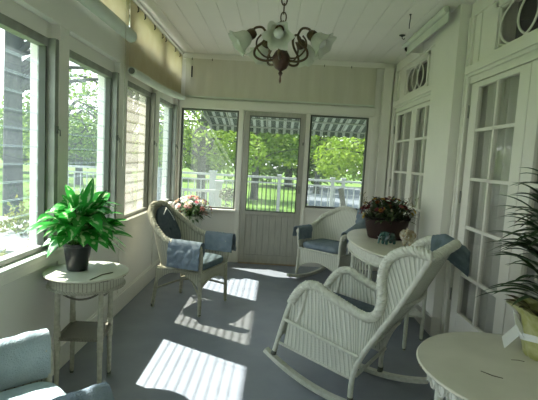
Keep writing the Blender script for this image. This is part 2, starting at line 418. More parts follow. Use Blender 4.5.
mb = MB(); mb.box(XL+.02, YB-.018, 0, W1[1], YB, .14); mb.box(W3[0], YB-.018, 0, 1.33, YB, .14); struct(mb, 'baseboard_back', M['paint'], bevel=.003)
def pane_window(idx, xa, xb, z0, z1, gm):
    f_ = MB(); yc = YB+.04
    for b in ((xa, z0, xa+.022, z1), (xb-.022, z0, xb, z1), (xa+.022, z0, xb-.022, z0+.022), (xa+.022, z1-.022, xb-.022, z1)):
        f_.box(b[0], yc-.03, b[1], b[2], yc+.03, b[3])
    w_ = f_.build('window_%d' % idx, M['alu_dark'], None, .002); w_['kind'] = 'structure'
    g = MB(); g.box(xa+.02, yc-.003, z0+.02, xb-.02, yc+.003, z1-.02); g.build('glass_pane', gm, w_)
    return w_
pane_window(15, W1[0], W1[1], .717, 2.028, M['glass'])
pane_window(16, W3[0], W3[1], .802, 2.028, M['glass'])
# storm door
dw = thing('door_1', '', ''); del dw['label']; del dw['category']; dw['kind'] = 'structure'; dw.location = (0, YB, 0)
fr = MB(); xa, xb = DR[0]+.0005, DR[1]-.0005
for b in ((xa, .012, xa+.075, 2.0295), (xb-.075, .012, xb, 2.0295), (xa+.075, 1.965, xb-.075, 2.0295), (xa+.075, .665, xb-.075, .72), (xa+.075, .012, xb-.075, .12)):
    fr.box(b[0], -.012, b[1], b[2], .03, b[3])
for k in range(8):
    x0 = xa+.075+k*(xb-xa-.15)/8; fr.box(x0+.002, .0, .12, x0+(xb-xa-.15)/8-.002, .022, .665)
fr.box(xa+.075, .012, .12, xb-.075, .02, .665)
fr.build('door_frame', M['door_old'], dw, .003)
g = MB(); g.box(xa+.075, .006, .72, xb-.075, .012, 1.965); g.build('glass_pane', M['glass'], dw)
g = MB(); g.box(xa+.068, -.016, .712, xb-.068, -.010, .726); g.box(xa+.068, -.016, 1.96, xb-.068, -.010, 1.975); g.box(xa+.066, -.016, .712, xa+.077, -.010, 1.975); g.box(xb-.077, -.016, .712, xb-.066, -.010, 1.975)
for k in range(1, 13): x0 = xa+.075+k*(xb-xa-.15)/13; g.tube([(x0, .002, .72), (x0, .002, 1.19)], .0022, 5)
g.build('screen_grille', M['alu_dark'], dw)
g = MB(); g.box(xb-.055, -.03, .98, xb-.02, -.012, 1.08); g.tube([(xb-.038, -.03, 1.05), (xb-.038, -.055, 1.05), (xb-.10, -.06, 1.05)], .007, 7); g.build('door_handle', M['alu'], dw)
g = MB(); g.tube([(xb-.02, -.02, 1.62), (xb-.02, -.02, 1.66)], .008, 6); g.build('door_latch', M['alu_dark'], dw)
mb = MB(); mb.box(DR[0]+.008, YB-.05, 0, DR[1]-.01, YB+.06, .012); struct(mb, 'trim_5', mat('orange_lit_threshold', (.42, .30, .17), .4, .5, (.30, .24, .16), 12))  # orange light on the threshold is put into its base colour

# right wall: pier, door openings, recessed doors
PI0, PI1, XP = 3.655, 4.20, 1.40
N0, N1 = 1.93, 3.57           # near pair of leaves
F0, F1 = 4.27, 5.77           # far pair
mb = MB()
mb.box(XP, PI0, 0, XR+.12, PI1, ZC)                                   # pier standing proud
mb.box(XR, YF, 0, XR+.12, N0-.02, ZC); mb.box(XR, N1+.02, 0, XR+.12, PI0, ZC); mb.box(XR, PI1, 0, XR+.12, F0-.02, ZC); mb.box(XR, F1+.02, 0, XR+.12, YB, ZC)
for a, b in ((N0, N1), (F0, F1)):
    mb.box(XR, a-.02, 2.10, XR+.12, b+.02, 2.25)
    mb.box(XR, a-.02, 2.60, XR+.12, b+.02, ZC)
    mb.box(XR, a-.02, 2.25, XR+.12, a+.37, 2.60); mb.box(XR, b-.37, 2.25, XR+.12, b+.02, 2.60)
struct(mb, 'wall_right', M['paint'])
mb = MB()
for a, b in ((N0, N1), (F0, F1)):
    mb.box(XR-.02, b+.012, 0, XR, b+.075, 2.62); mb.box(XR-.03, b+.045, 0, XR-.018, b+.075, 2.62); mb.box(XR-.02, a-.075 if a < 3 else a-.06, 0, XR, a-.012, 2.62)
    mb.box(XR-.035, a-.06, 2.175, XR, b+.045, 2.235); mb.box(XR-.022, a-.06, 2.15, XR, b+.045, 2.175)
    mb.box(XR-.02, a-.06, 2.62, XR, b+.07, ZC-.002)
    mb.box(XR-.010, b-.10, 2.235, XR, b-.04, 2.62)
    yb0, yb1 = a+.37, b-.37
    mb.box(XR-.014, yb0-.04, 2.262, XR+.0, yb0, 2.60); mb.box(XR-.014, yb1, 2.262, XR, yb1+.04, 2.60); mb.box(XR-.014, yb0-.04, 2.235, XR, yb1+.04, 2.272); mb.box(XR-.014, yb0-.04, 2.56, XR, yb1+.04, 2.60)
struct(mb, 'trim_6', M['paint'], bevel=.003)
mb = MB(); mb.box(XR-.02, YF, 0, XR, N0-.08, .16); mb.box(XP-.012, PI0-.012, 0, XP, PI1+.012, .16); mb.box(XP, PI0-.012, 0, XR, PI0, .16); struct(mb, 'baseboard_right', M['paint'], bevel=.003)
# rooms behind the french doors, their gloom painted as dark walls
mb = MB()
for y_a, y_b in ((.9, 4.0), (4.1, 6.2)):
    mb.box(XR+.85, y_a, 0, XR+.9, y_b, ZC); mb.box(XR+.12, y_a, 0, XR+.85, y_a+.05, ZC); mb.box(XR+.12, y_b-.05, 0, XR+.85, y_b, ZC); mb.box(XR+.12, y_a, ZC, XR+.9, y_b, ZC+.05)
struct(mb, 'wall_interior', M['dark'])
def french_leaf(idx, ya, yb, hinge_hi=True):
    root = thing('door_%d' % idx, '', ''); del root['label']; del root['category']; root['kind'] = 'structure'; root.location = (XR, (ya+yb)/2, 0)
    hw = (yb-ya)/2-.004; f_ = MB(); X0, X1 = .008, .045; gw = .285
    f_.box(X0, -hw, .012, X1, -gw, 2.095); f_.box(X0, gw, .012, X1, hw, 2.095); f_.box(X0, -gw, .012, X1, gw, .285); f_.box(X0, -gw, 2.055, X1, gw, 2.095)
    f_.build('door_frame', M['paint'], root, .003)
    m_ = MB(); m_.box(X0+.004, -.013, .285, X1-.004, .013, 2.055)
    for z in (.596, .972, 1.350, 1.727): m_.box(X0+.004, -gw, z-.012, X1-.004, gw, z+.012)
    m_.build('muntins', M['paint'], root, .002)
    g_ = MB(); g_.box(.026, -gw, .285, .030, gw, 2.055); g_.build('glass_panes', M['glass_d'], root)
    h_ = MB()
    s = 1 if hinge_hi else -1
    for z in (.40, 1.2, 1.88): h_.tube([(.0, s*(hw+.002), z-.05), (.0, s*(hw+.002), z+.05)], .007, 8)
    h_.build('hinges', M['alu'], root)
    # the curtain hangs inside the room
    c = MB(); c.surf(lambda u, v: (.09+.026*sin(u*2*pi*7+.8*sin(v*2.3))+.010*sin(u*71+2*v), -hw+.03+u*(2*hw-.06), .06+v*2.03), 150, 8, 0, (1, 1), .002)
    cu = c.build('curtain', M['curtain'], None, loc=root.location)
    tag(cu, {2: 'sheer grey curtain behind the near french door leaf closest to the white pier', 3: 'sheer grey curtain behind the french door leaf at the right edge of the photo',
             4: 'sheer grey curtain behind the far french door leaf nearest the back wall', 5: 'sheer grey curtain behind the far french door leaf half hidden by the pier'}[idx], 'curtain', None)
    return root
french_leaf(2, (N0+N1)/2, N1, True); french_leaf(3, N0, (N0+N1)/2, False); french_leaf(4, (F0+F1)/2, F1, True); french_leaf(5, F0, (F0+F1)/2, False)
for idx, (a, b) in ((17, (N0, N1)), (18, (F0, F1))):
    ya, yb, z0, z1 = a+.37, b-.37, 2.27, 2.565; yc = (ya+yb)/2; zc = (z0+z1)/2; hw = (yb-ya)/2; hh = (z1-z0)/2
    t_ = MB()
    for c0, s_ in ((-.5, 1), (.5, -1), (-.5, 1)):
        pass
    for off in (-hw/2, 0, hw/2):                                    # interlaced ovals
        t_.tube([(XR+.014, yc+off+hw*.5*cos(q*pi/18), zc+hh*1.0*sin(q*pi/18)) for q in range(36)], .008, 6, 0, closed=True)
    t_.tube([(XR+.014, ya, z0+.04), (XR+.014, ya+.12, z0)], .007, 6); t_.tube([(XR+.014, yb, z0+.04), (XR+.014, yb-.12, z0)], .007, 6)
    for b_ in ((ya, z0, yb, z0+.012), (ya, z1-.012, yb, z1), (ya, z0, ya+.012, z1), (yb-.012, z0, yb, z1)): t_.box(XR+.004, b_[0], b_[1], XR+.03, b_[2], b_[3])
    w_ = t_.build('window_%d' % idx, M['paint']); w_['kind'] = 'structure'
    g_ = MB(); g_.box(XR+.018, ya, z0, XR+.022, yb, z1); g_.build('glass_pane', M['glass_d'], w_)
# wall behind the camera
mb = MB(); mb.box(XL-.17, YF-.12, 0, XR+.12, YF, ZC); struct(mb, 'wall_front', M['paint'])

# ============================================================ SHADES
def left_shade(y0, y1, zroll, r, sag, label, hooks):
    t = thing('roller_shade', label, 'window shade', (XL+.05, 0, 0))
    f_ = MB()
    def fn(u, v):
        y = y0+u*(y1-y0); zb = zroll(u)
        return (.012+.004*sin(u*23)*(1-v)+(1-v)**3*(-.0), y, zb+(2.66-zb)*v)
    f_.surf(fn, 60, 10, 0, (1, 1), .003); f_.build('shade_cloth', M['shade'], t)
    r_ = MB(); P = [(.035, y0+(y1-y0)*k/30, zroll(k/30)) for k in range(31)]; r_.tube(P, r, 16); r_.build('shade_roll', M['shade_roll'], t)
    for yy, zz in ((y0-.004, zroll(0)), (y1+.004, zroll(1))):
        e_ = MB(); e_.tube([(.035, yy-.004, zz), (.035, yy+.004, zz)], r*.72, 14); e_.build('roll_end', M['alu_dark'], t)
    for y in hooks:
        h = MB(); h.tube([(.004, y, 2.66), (.02, y, 2.65), (.024, y, 2.62), (.012, y, 2.612)], .006, 6); h.build('hook', M['black'], t)
    c = MB(); yy = y1-.28 if y1 < 5 else y0+.0
    if y1 < 5: c.tube([(.085, yy, 2.70), (.085, yy, 1.9), (.085, yy+.004, 1.30)], .0022, 5); c.build('pull_cord', M['reed_grey'], t)
    return t
left_shade(.2, 3.70, lambda u: 2.355, .048, 0, 'rolled-up cream shade high on the left wall over the nearest windows', (1.2, 2.3, 3.4))
left_shade(3.73, 5.72, lambda u: 2.085+.055*u-.02*sin(pi*u), .036, 0, 'cream shade with sagging bottom roll on the left wall nearest the back corner', (3.9, 4.1, 4.42, 4.72, 4.86, 5.3, 5.55))
t = thing('roller_shade', 'flat cream shade stretched across the back wall above the storm door', 'window shade', (0, YB-.045, 0))
b = MB(); b.surf(lambda u, v: (-1.24+u*2.47, .008*sin(u*31)*(1-v)*.4+.003*sin(u*70), 2.17+v*.49), 120, 6, 0, (1, 1), .003); b.build('shade_cloth', mat('flat_shade_cloth', (.67, .65, .54), .9, .1, (.64, .62, .505), 4, .2, 60, stretch=(4, 1, .6)), t)
b = MB(); b.box(-1.24, -.012, 2.165, 1.23, .006, 2.187); b.build('hem_bar', M['shade_roll'], t)
for x in (-1.16, -.9, .55, .9):
    b = MB(); b.tube([(x, -.01, 2.665), (x, -.016, 2.645), (x, -.008, 2.64)], .004, 6); b.build('hook', M['black'], t)
b = MB(); b.box(-1.165, -.016, 2.42, -1.150, -.006, 2.56); b.build('latch_bar', M['black'], t)
t = thing('roller_shade', 'white shade rolled up under the ceiling above the far french doors', 'window shade', (1.295, 0, 0))
b = MB(); b.tube([(0, PI0+.02, 2.695), (0, 4.86, 2.695)], .026, 16); b.build('shade_roll', M['shade_roll'], t)
b = MB(); b.box(.015, PI0+.02, 2.60, .025, 4.83, 2.70); b.build('shade_cloth', M['shade_roll'], t)
b = MB(); b.tube([(.018, 4.80, 2.655), (.018, 4.79, 2.655)], .028, 14); b.build('roll_end', M['black'], t)
b = MB(); b.box(.01, 4.80, 2.62, .19, 4.815, 2.72); b.build('bracket', M['paint'], t)

hk = MB(); hk.lathe([(.03, 0), (.03, -.006), (.012, -.014), (.006, -.02)], 14); hk.tube([(0, 0, -.018), (0, -.005, -.035), (.018, -.005, -.045), (.025, -.005, -.03)], .005, 6)
o = hk.build('ceiling_hook', M['black'], loc=(1.19, 4.57, ZC)); tag(o, 'small black hook in the ceiling beside the rolled white shade', 'hook')
hk = MB(); hk.tube([(0, 0, 0), (.002, 0, -.03), (-.003, 0, -.09), (0, .005, -.12)], .004, 6); hk.lathe([(.01, 0), (.01, -.006), (.004, -.008)], 10)
o = hk.build('ceiling_hook', M['black'], loc=(1.085, 3.95, ZC)); tag(o, 'thin dark wire hook hanging from the ceiling boards at upper right', 'hook')

# ============================================================ CHANDELIER
ch = thing('chandelier', 'dark brass chandelier with frosted tulip shades hanging from the ceiling on a chain', 'chandelier', (-.005, 2.30, -.042))
b = MB(); b.lathe([(.001, 1.848), (.006, 1.86), (.004, 1.885), (.012, 1.90), (.006, 1.91), (.03, 1.925), (.045, 1.955), (.047, 1.98), (.036, 2.0), (.03, 2.005)], 20)
b.build('bowl', M['wood_ball'], ch)
b = MB(); b.lathe([(.033, 2.003), (.030, 2.01), (.010, 2.02), (.006, 2.04), (.012, 2.052), (.006, 2.065), (.005, 2.11), (.010, 2.12), (.005, 2.13), (.004, 2.145)], 18)
b.build('stem', M['brass'], ch)
# chain links
b = MB(); z = 2.115; k = 0
while z < ZC+.01:
    a = k % 2; c0 = z+.02
    b.tube([((.014*cos(q*pi/6))*(1 if a else 0), (.014*cos(q*pi/6))*(0 if a else 1), c0+.026*sin(q*pi/6)) for q in range(12)], .0035, 6, closed=True); z += .042; k += 1
b.build('chain', M['brass'], ch)
b = MB(); b.lathe([(.05, ZC+.041), (.05, ZC+.03), (.03, ZC+.012), (.008, ZC+.002)], 20); b.build('ceiling_canopy', M['brass'], ch)
def flower_shade():
    s_ = MB()
    def sc(a, z): return 1+(.15*cos(6*a)+.04*cos(13*a))*max(0, z/.084)**2
    N = 40
    prof = [(.016, 0), (.027, .007), (.040, .026), (.044, .045), (.050, .066), (.067, .084)]
    inner = [(r-.003, z) for r, z in prof[::-1]]
    s_.lathe(prof+inner, N, 0, cap=False, scal=lambda a, z: sc(a, z)); return s_
shade_ang = [193, 265, 337, 49, 121]
for i, A in enumerate(shade_ang):
    a = radians(A); d = Vector((cos(a), sin(a), 0))
    def P(r, z): return d*r+Vector((0, 0, z))
    ar = MB()
    ar.tube(smooth_path([P(.03, 1.965), P(.09, 1.955), P(.135, 1.972), P(.135, 2.01), P(.095, 2.05), P(.085, 2.085), P(.105, 2.115), P(.14, 2.11), P(.158, 2.085)], 6), .0062, 8)
    ar.tube(smooth_path([P(.03, 1.975), P(.085, 1.975), P(.125, 2.01), P(.13, 2.05), P(.11, 2.08)], 6), .0045, 7)
    arm = ar.build('arm', M['brass'], ch)
    tilt = Vector((d.x*.80, d.y*.80, -.62)).normalized()
    rot = tilt.to_track_quat('Z', 'Y')
    cp = MB(); cp.lathe([(.006, -.03), (.02, -.025), (.027, -.008), (.027, .006), (.020, .010)], 18)
    c_ = cp.build('socket_cup', M['brass'], ch); c_.location = P(.163, 2.075); c_.rotation_mode = 'QUATERNION'; c_.rotation_quaternion = rot
    if i == 0: proto = flower_shade().build('glass_shade', M['frost'], ch); s_ = proto
    else: s_ = proto.copy(); COL.objects.link(s_)
    s_.location = P(.163, 2.075)+tilt*.004; s_.rotation_mode = 'QUATERNION'; s_.rotation_quaternion = rot
    bl = MB(); bl.lathe([(.012, 0), (.014, .02), (.024, .045), (.02, .062), (.008, .07), (.0005, .072)], 14); bo = bl.build('bulb', mat('opal_bulb', (.75, .76, .72), .3, .5) if i == 0 else bpy.data.materials['opal_bulb'], ch)
    bo.location = P(.163, 2.075)+tilt*.008; bo.rotation_mode = 'QUATERNION'; bo.rotation_quaternion = rot

# ============================================================ CLOTH, CUSHIONS
def cushion(mb, x0, x1, y0, y1, z0, z1, mi=0, n=14, taper=None):
    """soft box: superellipse plan, puffed top"""
    cx, cy, hx, hy = (x0+x1)/2, (y0+y1)/2, (x1-x0)/2, (y1-y0)/2
    def fn(u, v, s=1):
        a = u*2*pi; c, q = cos(a), sin(a); e = .32
        sx = (abs(c)**e)*(1 if c >= 0 else -1); sy = (abs(q)**e)*(1 if q >= 0 else -1)
        return sx, sy
    rings = [(0, 0.0), (.88, .0), (.97, .12), (1.0, .35), (1.0, .6), (.985, .82), (.93, .96), (.6, 1.05), (0.0, 1.08)]
    vs = []; N = 40; prof = rings
    for (r, h) in prof:
        for k in range(N):
            sx, sy = fn(k/N, 0); w_ = (1-.0*sx)
            vs.append((cx+hx*r*sx, cy+hy*r*sy, z0+(z1-z0)*h))
    fs = [(i*N+k, i*N+(k+1) % N, (i+1)*N+(k+1) % N, (i+1)*N+k) for i in range(len(prof)-1) for k in range(N)]
    mb.add(vs, fs, mi, True)

def drape(name, path, section, mat_, label, cat, loc, rz, wr=.006, seed=1, group=None, thick=.005):
    """cloth over a rail: path(u) gives the rail line, section(v,u) a (across, up) offset"""
    b = MB()
    def fn(u, v):
        p, side = path(u); a, h = section(v, u)
        k = noise.noise(Vector((u*4+seed*7, v*5, seed)))*wr*2.4 + noise.noise(Vector((u*9+seed, v*11, 3)))*wr
        q = Vector(p)+Vector(side)*(a+abs(k)*(1.3 if v > .5 else -.8)*min(1, abs(v-.45)*5))+Vector((0, 0, h+abs(k)*.55)); return q
    b.surf(fn, 30, 36, 0, (1, 1), thick)
    o = b.build(name, mat_, None, loc=loc); o.rotation_euler = (0, 0, rz)
    return tag(o, label, cat, group)

# ============================================================ WICKER CHAIRS
def ribbed(mb, fn, nribs, uvsc, amp=.0035, nv=24, mi=0, thick=.006, per=6):
    """woven panel whose upright stakes stand out as real ribs"""
    nu = nribs*per
    def f2(u, v):
        p = Vector(fn(u, v)); e = 1e-3
        a = Vector(fn(min(u+e, 1), v))-Vector(fn(max(u-e, 0), v)); b = Vector(fn(u, min(v+e, 1)))-Vector(fn(u, max(v-e, 0)))
        n_ = a.cross(b); n_ = n_.normalized() if n_.length > 1e-12 else Vector((0, 1, 0))
        return p+n_*amp*(abs(sin(pi*nribs*u))-.5)
    mb.surf(f2, nu, nv, mi, (nribs, uvsc[1]), thick)

def armchair(name, label, loc, rz, wm, rm, seat_mat, rockers=False, apron_z=.22, back=True, back_cush=True, backz=.93, armz=.625, W=.25):
    t = thing(name, label, 'armchair', loc, rz); SR = .385
    X0, X1 = -.24, .24
    # plan rings
    BX = -.39 if back_cush else -.33
    half = [(X1+.0, W+.02, armz-.035), (X1-.03, W+.03, armz), (.08, W+.04, armz), (-.10, W+.04, armz+.03), (-.24, W+.005, armz+.13), (BX+.04, W-.075, backz-.075), (BX+.005, .095, backz-.012)]
    rim = smooth_path(half+[(BX, 0, backz)]+[(x, -y, z) for x, y, z in half[::-1]], 6)
    seatr = smooth_path([(X1, W-.005, SR), (X1-.03, W, SR), (.08, W, SR), (-.08, W-.002, SR), (-.17, W-.03, SR), (-.23, W-.10, SR), (-.245, .08, SR), (-.247, 0, SR),
                         (-.245, -.08, SR), (-.23, -W+.10, SR), (-.17, -W+.03, SR), (-.08, -W+.002, SR), (.08, -W, SR), (X1-.03, -W, SR), (X1, -W+.005, SR)], 6)
    NR = len(rim)-1
    def lerp_ring(R, u):
        f = u*NR; i = min(int(f), NR-1); return R[i].lerp(R[i+1], f-i)
    b = MB(); ribbed(b, lambda u, v: lerp_ring(seatr, u).lerp(lerp_ring(rim, u), v*.99), 64, (1.9, .4), .003, 14, per=4); b.build('woven_shell', wm, t)
    b = MB(); b.braid(rim, .030, .085, 3, 6); b.build('braided_rim', rm, t)
    # seat ring and deck
    b = MB(); b.braid(seatr, .015, .04, 3, 6)
    b.add([p + Vector((0, 0, .0)) for p in seatr], [tuple(range(len(seatr)))]); b.tube([(X1, W-.005, SR), (X1, -W+.005, SR)], .014, 8)
    b.build('seat_frame', rm, t)
    # apron
    b = MB()
    def apr(sy):
        def fn(u, v):
            x = X0+.02+u*(X1-X0-.02); zl = SR-(SR-apron_z)*(1-.85*sin(pi*u)**.7) if not rockers else apron_z+.1*sin(pi*u)
            return (x, sy*(W-.002), zl+(SR-.007-zl)*v)
        return fn
    for sy in (1, -1): ribbed(b, apr(sy), 20, (.46, .12), .0025, 6, per=4)
    def fr_(u, v):
        y = (u-.5)*2*(W-.005); zl = apron_z+(SR-.04-apron_z)*max(0, sin(pi*u))**.6*(.7 if not rockers else .55); return (X1-.003, y, zl+(SR-.007-zl)*v)
    ribbed(b, fr_, 22, (.5, .15), .0025, 8, per=4)
    b.build('woven_apron', wm, t)
    b = MB()
    b.tube([(X1+.004, (u/16-.5)*2*(W-.005), apron_z+(SR-.04-apron_z)*max(0, sin(pi*u/16))**.6*(.7 if not rockers else .55)) for u in range(17)], .009, 7)
    b.build('apron_edge', rm, t)
    zf = .075 if rockers else 0
    for sx, sy in ((1, 1), (1, -1), (-1, 1), (-1, -1)):
        l = MB(); top = (X1, sy*(W-.0), SR) if sx > 0 else (-.215, sy*(W-.04), SR)
        foot = (X1+.01, sy*(W+.005), zf) if sx > 0 else (X0-.015, sy*(W-.01), zf)
        l.tube([foot, Vector(foot).lerp(Vector(top), .12), top], [.013, .017, .017], 10)
        if sx > 0: l.tube(smooth_path([top, (X1+.012, sy*(W+.012), .52), (X1+.008, sy*(W+.022), armz-.03)], 5), .016, 10)
        if not rockers: l.lathe([(.011, 0), (.014, .008), (.014, .03)], 10, 1, foot)
        l.build('leg', [rm, M['alu_dark']], t)
    if not rockers:
        for a_, b_ in (((X1, W, .17), (X0, -W+.02, .17)), ((X1, -W, .17), (X0, W-.02, .17))):
            s_ = MB(); P0, P1 = Vector(a_), Vector(b_)
            s_.tube([P0.lerp(P1, k/14)+Vector((0, 0, .075*sin(pi*k/14))) for k in range(15)], .010, 8); s_.build('stretcher', rm, t)
    else:
        for sy in (1, -1):
            s_ = MB(); rk = []
            for k in range(25):
                x = -.50+.92*k/24; rk.append((x, sy*(W+.005), .018+.30*(x-(-.03))**2))
            for dz in (0,):
                s_.surf(lambda u, v: Vector(rk[min(int(u*24), 23)]).lerp(Vector(rk[min(int(u*24), 23)+1]), u*24-min(int(u*24), 23))+Vector((0, (v-.5)*.034, 0)), 48, 2, 0, (1, 1), .035)
            s_.build('rocker', rm, t)
    b = MB(); cushion(b, X0+.03, X1+.012, -W+.02, W-.02, SR+.008, SR+.082); b.build('seat_cushion', seat_mat, t)
    if back_cush:
        b = MB()
        def shell(uu, vv): return lerp_ring(seatr, uu).lerp(lerp_ring(rim, uu), vv)
        def bc(u, v):      # padded oval lying against the barrel back
            a = u*2*pi; uu = .5+.165*v*cos(a); vv = .54+.42*v*sin(a); p = shell(uu, vv); c = Vector((.05, 0, p.z)); return p+(c-p).normalized()*(.038+.03*(1-v*v))
        b.surf(bc, 44, 10, 0, (1, 1), .03)
        bc_ = b.build('back_cushion', M['cushdark'], t)
        b = MB(); b.tube(smooth_path([(-.385, .03, backz-.0), (-.33, .04, backz-.035), (-.285, .06, backz-.09), (-.265, .10, backz-.16)], 4), .005, 6); b.tube(smooth_path([(-.33, .04, backz-.035), (-.30, .0, backz-.045), (-.285, -.06, backz-.09)], 4), .005, 6)
        b.build('tie', M['ribbon'], bc_)
    return t

R = radians
# chair by the left windows
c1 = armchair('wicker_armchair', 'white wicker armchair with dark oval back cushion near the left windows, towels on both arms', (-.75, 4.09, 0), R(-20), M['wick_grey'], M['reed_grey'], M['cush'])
# chair at the bottom left corner of the picture
C4, A4 = (-.90, 1.42, 0), R(46)
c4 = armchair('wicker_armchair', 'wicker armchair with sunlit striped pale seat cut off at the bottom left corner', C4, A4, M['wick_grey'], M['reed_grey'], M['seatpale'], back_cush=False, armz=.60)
# rocker by the back wall
c3 = armchair('wicker_rocking_armchair', 'white wicker rocker with deep woven apron and pale blue cushion against the back wall', (.70, 5.20, 0), R(230), M['wick'], M['wick_rib'], M['towel'], rockers=True, apron_z=.14, back_cush=False, backz=.86, armz=.60, W=.28)
c3['category'] = 'rocking chair'

def arm_path(side, x0, x1, y, z, dz=0):
    def p(u): return (x0+(x1-x0)*u, side*y, z+dz*u), (0, side, 0)
    return p
def arm_section(inner, outer, r=.032):
    """v 0..1: inner drop, over the arm, outer drop"""
    def s(v, u):
        tot = inner+outer+pi*r; d = v*tot
        if d < inner: return -r, -(inner-d)
        d -= inner
        if d < pi*r:
            a = d/r; return -r*cos(a), r*sin(a)
        return r+.012*(d-pi*r)/outer, -(d-pi*r)
    return s
def towel_on(chair_loc, rz, side, label, seed, inner=.09, outer=.17, x0=-.05, x1=.27, z=.628, y=.284, mat_='towel', r=.038):
    return drape('arm_towel', arm_path(side, x0, x1, y, z), arm_section(inner, outer, r), M[mat_], label, 'towel', chair_loc, rz, .008, seed)
towel_on((-.75, 4.09, 0), R(-20), -1, 'blue towel over the near arm of the armchair by the left windows', 1, .09, .20)
towel_on((-.75, 4.09, 0), R(-20), 1, 'blue towel over the far arm of the armchair by the left windows', 2, .14, .14, 0, .30)
towel_on(C4, A4, 1, 'blue towel, coloured as lit, draped along the left arm of the corner armchair', 3, .15, .12, -.24, .25, .603, .284, 'towellit')
towel_on(C4, A4, -1, 'blue towel end showing on the right arm of the corner armchair at the bottom edge', 4, .12, .12, -.05, .25, .603)
def rim_path(u):
    T = smooth_path([(.22, .31, .60), (.08, .325, .645), (-.10, .32, .70), (-.24, .285, .78), (-.31, .20, .84)], 8); f = u*(len(T)-1); i = min(int(f), len(T)-2); p = T[i].lerp(T[i+1], f-i)
    t_ = (T[i+1]-T[i]).normalized(); sd_ = Vector((t_.y, -t_.x, 0)).normalized(); return tuple(p+Vector((0, 0, .012))), tuple(sd_ if sd_.y > 0 else -sd_)
drape('arm_towel', rim_path, arm_section(.20, .20, .040), M['towel'], 'blue cloth draped over the near arm of the rocker against the back wall', 'towel', (.70, 5.20, 0), R(230), .012, 5)
towel_on((.70, 5.20, 0), R(230), -1, 'blue towel over the far arm of the rocker, beside the storm door', 6, .12, .09, .0, .27, .602, .314)

# ---------- the big rocking chair in front
RL = (.533, 2.743, 0); RH = R(146.5); HW = .245
rk_ = thing('wicker_rocking_chair', 'large white wicker wing-back rocking chair in the middle right foreground', 'rocking chair', RL, RH)
post_t = table_fn([(.03, -.130), (.17, -.139), (.272, -.165), (.377, -.213), (.666, -.376), (.954, -.518), (1.1, -.59)])
PP = [(-.135, .04), (-.139, .17), (-.165, .272), (-.213, .377), (-.376, .666), (-.518, .954)]
low_t = table_fn([(-.518, .952), (-.376, .666), (-.213, .377), (-.165, .272), (-.139, .171), (.357, .245), (.37, .25)])
prof_up = [(-.518, .958), (-.481, .972), (-.404, .974), (-.330, .940), (-.285, .885), (-.268, .79), (-.278, .68), (-.262, .60), (-.217, .560), (-.15, .565), (-.094, .583), (.0, .615), (.069, .642), (.125, .668), (.192, .663), (.255, .605), (.30, .53)]
for sy in (1, -1):
    top = smooth_path([(x, 0, z) for x, z in prof_up], 5)
    def fn(u, v, sy=sy):
        f = u*(len(top)-1); i = min(int(f), len(top)-2); p = top[i].lerp(top[i+1], f-i)
        # foot of each stake: along the post, then along the bottom rail
        s_ = u; q = Vector((-.518, 0, .952))
        L = [(-.518, .952), (-.376, .666), (-.260, .46), (-.213, .377), (-.165, .272), (-.139, .171), (.02, .195), (.18, .219), (.34, .243)]
        acc = [0]
        for k in range(len(L)-1): acc.append(acc[-1]+hypot(L[k+1][0]-L[k][0], L[k+1][1]-L[k][1]))
        d = acc[-1]*u**1.0
        for k in range(len(L)-1):
            if d <= acc[k+1]+1e-9: t_ = (d-acc[k])/(acc[k+1]-acc[k]); q = Vector((L[k][0]+(L[k+1][0]-L[k][0])*t_, 0, L[k][1]+(L[k+1][1]-L[k][1])*t_)); break
        r_ = q.lerp(p, v); return Vector((r_.x, sy*HW, r_.z))
    b = MB(); ribbed(b, fn, 46, (1.0, .45), .0045, 30, per=6)
    b.build('side_panel', M['wick'], rk_)
    b = MB(); b.braid([(p.x, sy*(HW+.004), p.z+.002) for p in top], .029, .052, 3, 6)
    b.build('braided_arm', M['wick_rib'], rk_)
    b = MB(); b.tube([(.345, sy*(HW+.010), .415), (.08, sy*(HW+.014), .365), (-.17, sy*(HW+.012), .318)], .013, 8)
    b.build('side_rail', M['wick_rib'], rk_)
    b = MB(); b.tube([(.385, sy*HW, .245), (.357, sy*HW, .243), (-.139, sy*HW, .171)], .010, 8); b.build('lower_rail', M['wick_rib'], rk_)
    b = MB(); b.tube(smooth_path([(.41, sy*(HW+.002), .165), (.375, sy*(HW+.002), .30), (.340, sy*(HW+.002), .42), (.315, sy*HW, .505), (.272, sy*HW, .585), (.20, sy*HW, .655)], 6), .0155, 10)
    b.tube([(.412, sy*(HW+.002), .158), (.407, sy*(HW+.002), .185)], .0175, 10, 1)
    b.build('leg', [M['wick_rib'], M['alu_dark']], rk_)
    b = MB(); b.tube(smooth_path([(.20, sy*HW, .640), (.205, sy*HW, .59), (.215, sy*HW, .53), (.235, sy*HW, .46), (.262, sy*HW, .40)], 6), .012, 8)
    b.build('arm_brace', M['wick_rib'], rk_)
    b = MB(); b.tube(smooth_path([(x, sy*(HW+.004), z) for x, z in PP], 4), .0165, 10)
    b.tube([(-.134, sy*(HW+.004), .030), (-.137, sy*(HW+.004), .065)], .0185, 10, 1)
    b.build('leg', [M['wick_rib'], M['alu_dark']], rk_)
    def run(u, v, sy=sy):
        x = -.45+u*.925; z = .016+.47*(x+.10)**2; return Vector((x, sy*(HW+.002)+(v-.5)*.042, z))
    b = MB(); b.surf(run, 40, 2, 0, (1, 1), .028); b.build('rocker', M['wick_rib'], rk_)
b = MB()
def backf(u, v):
    y = (u-.5)*2*(HW-.004); top = .955+.045*(1-(2*u-1)**2); z = .40+(top-.40)*v
    return Vector((post_t(z)-.035*(1-(2*u-1)**2)*min(1, v*3), y, z))
ribbed(b, backf, 24, (.5, .7), .004, 30, per=6); b.build('backrest', M['wick'], rk_)
b = MB(); b.braid([backf(k/24, 1.0) for k in range(25)], .027, .052, 3, 6); b.build('head_rail', M['wick_rib'], rk_)
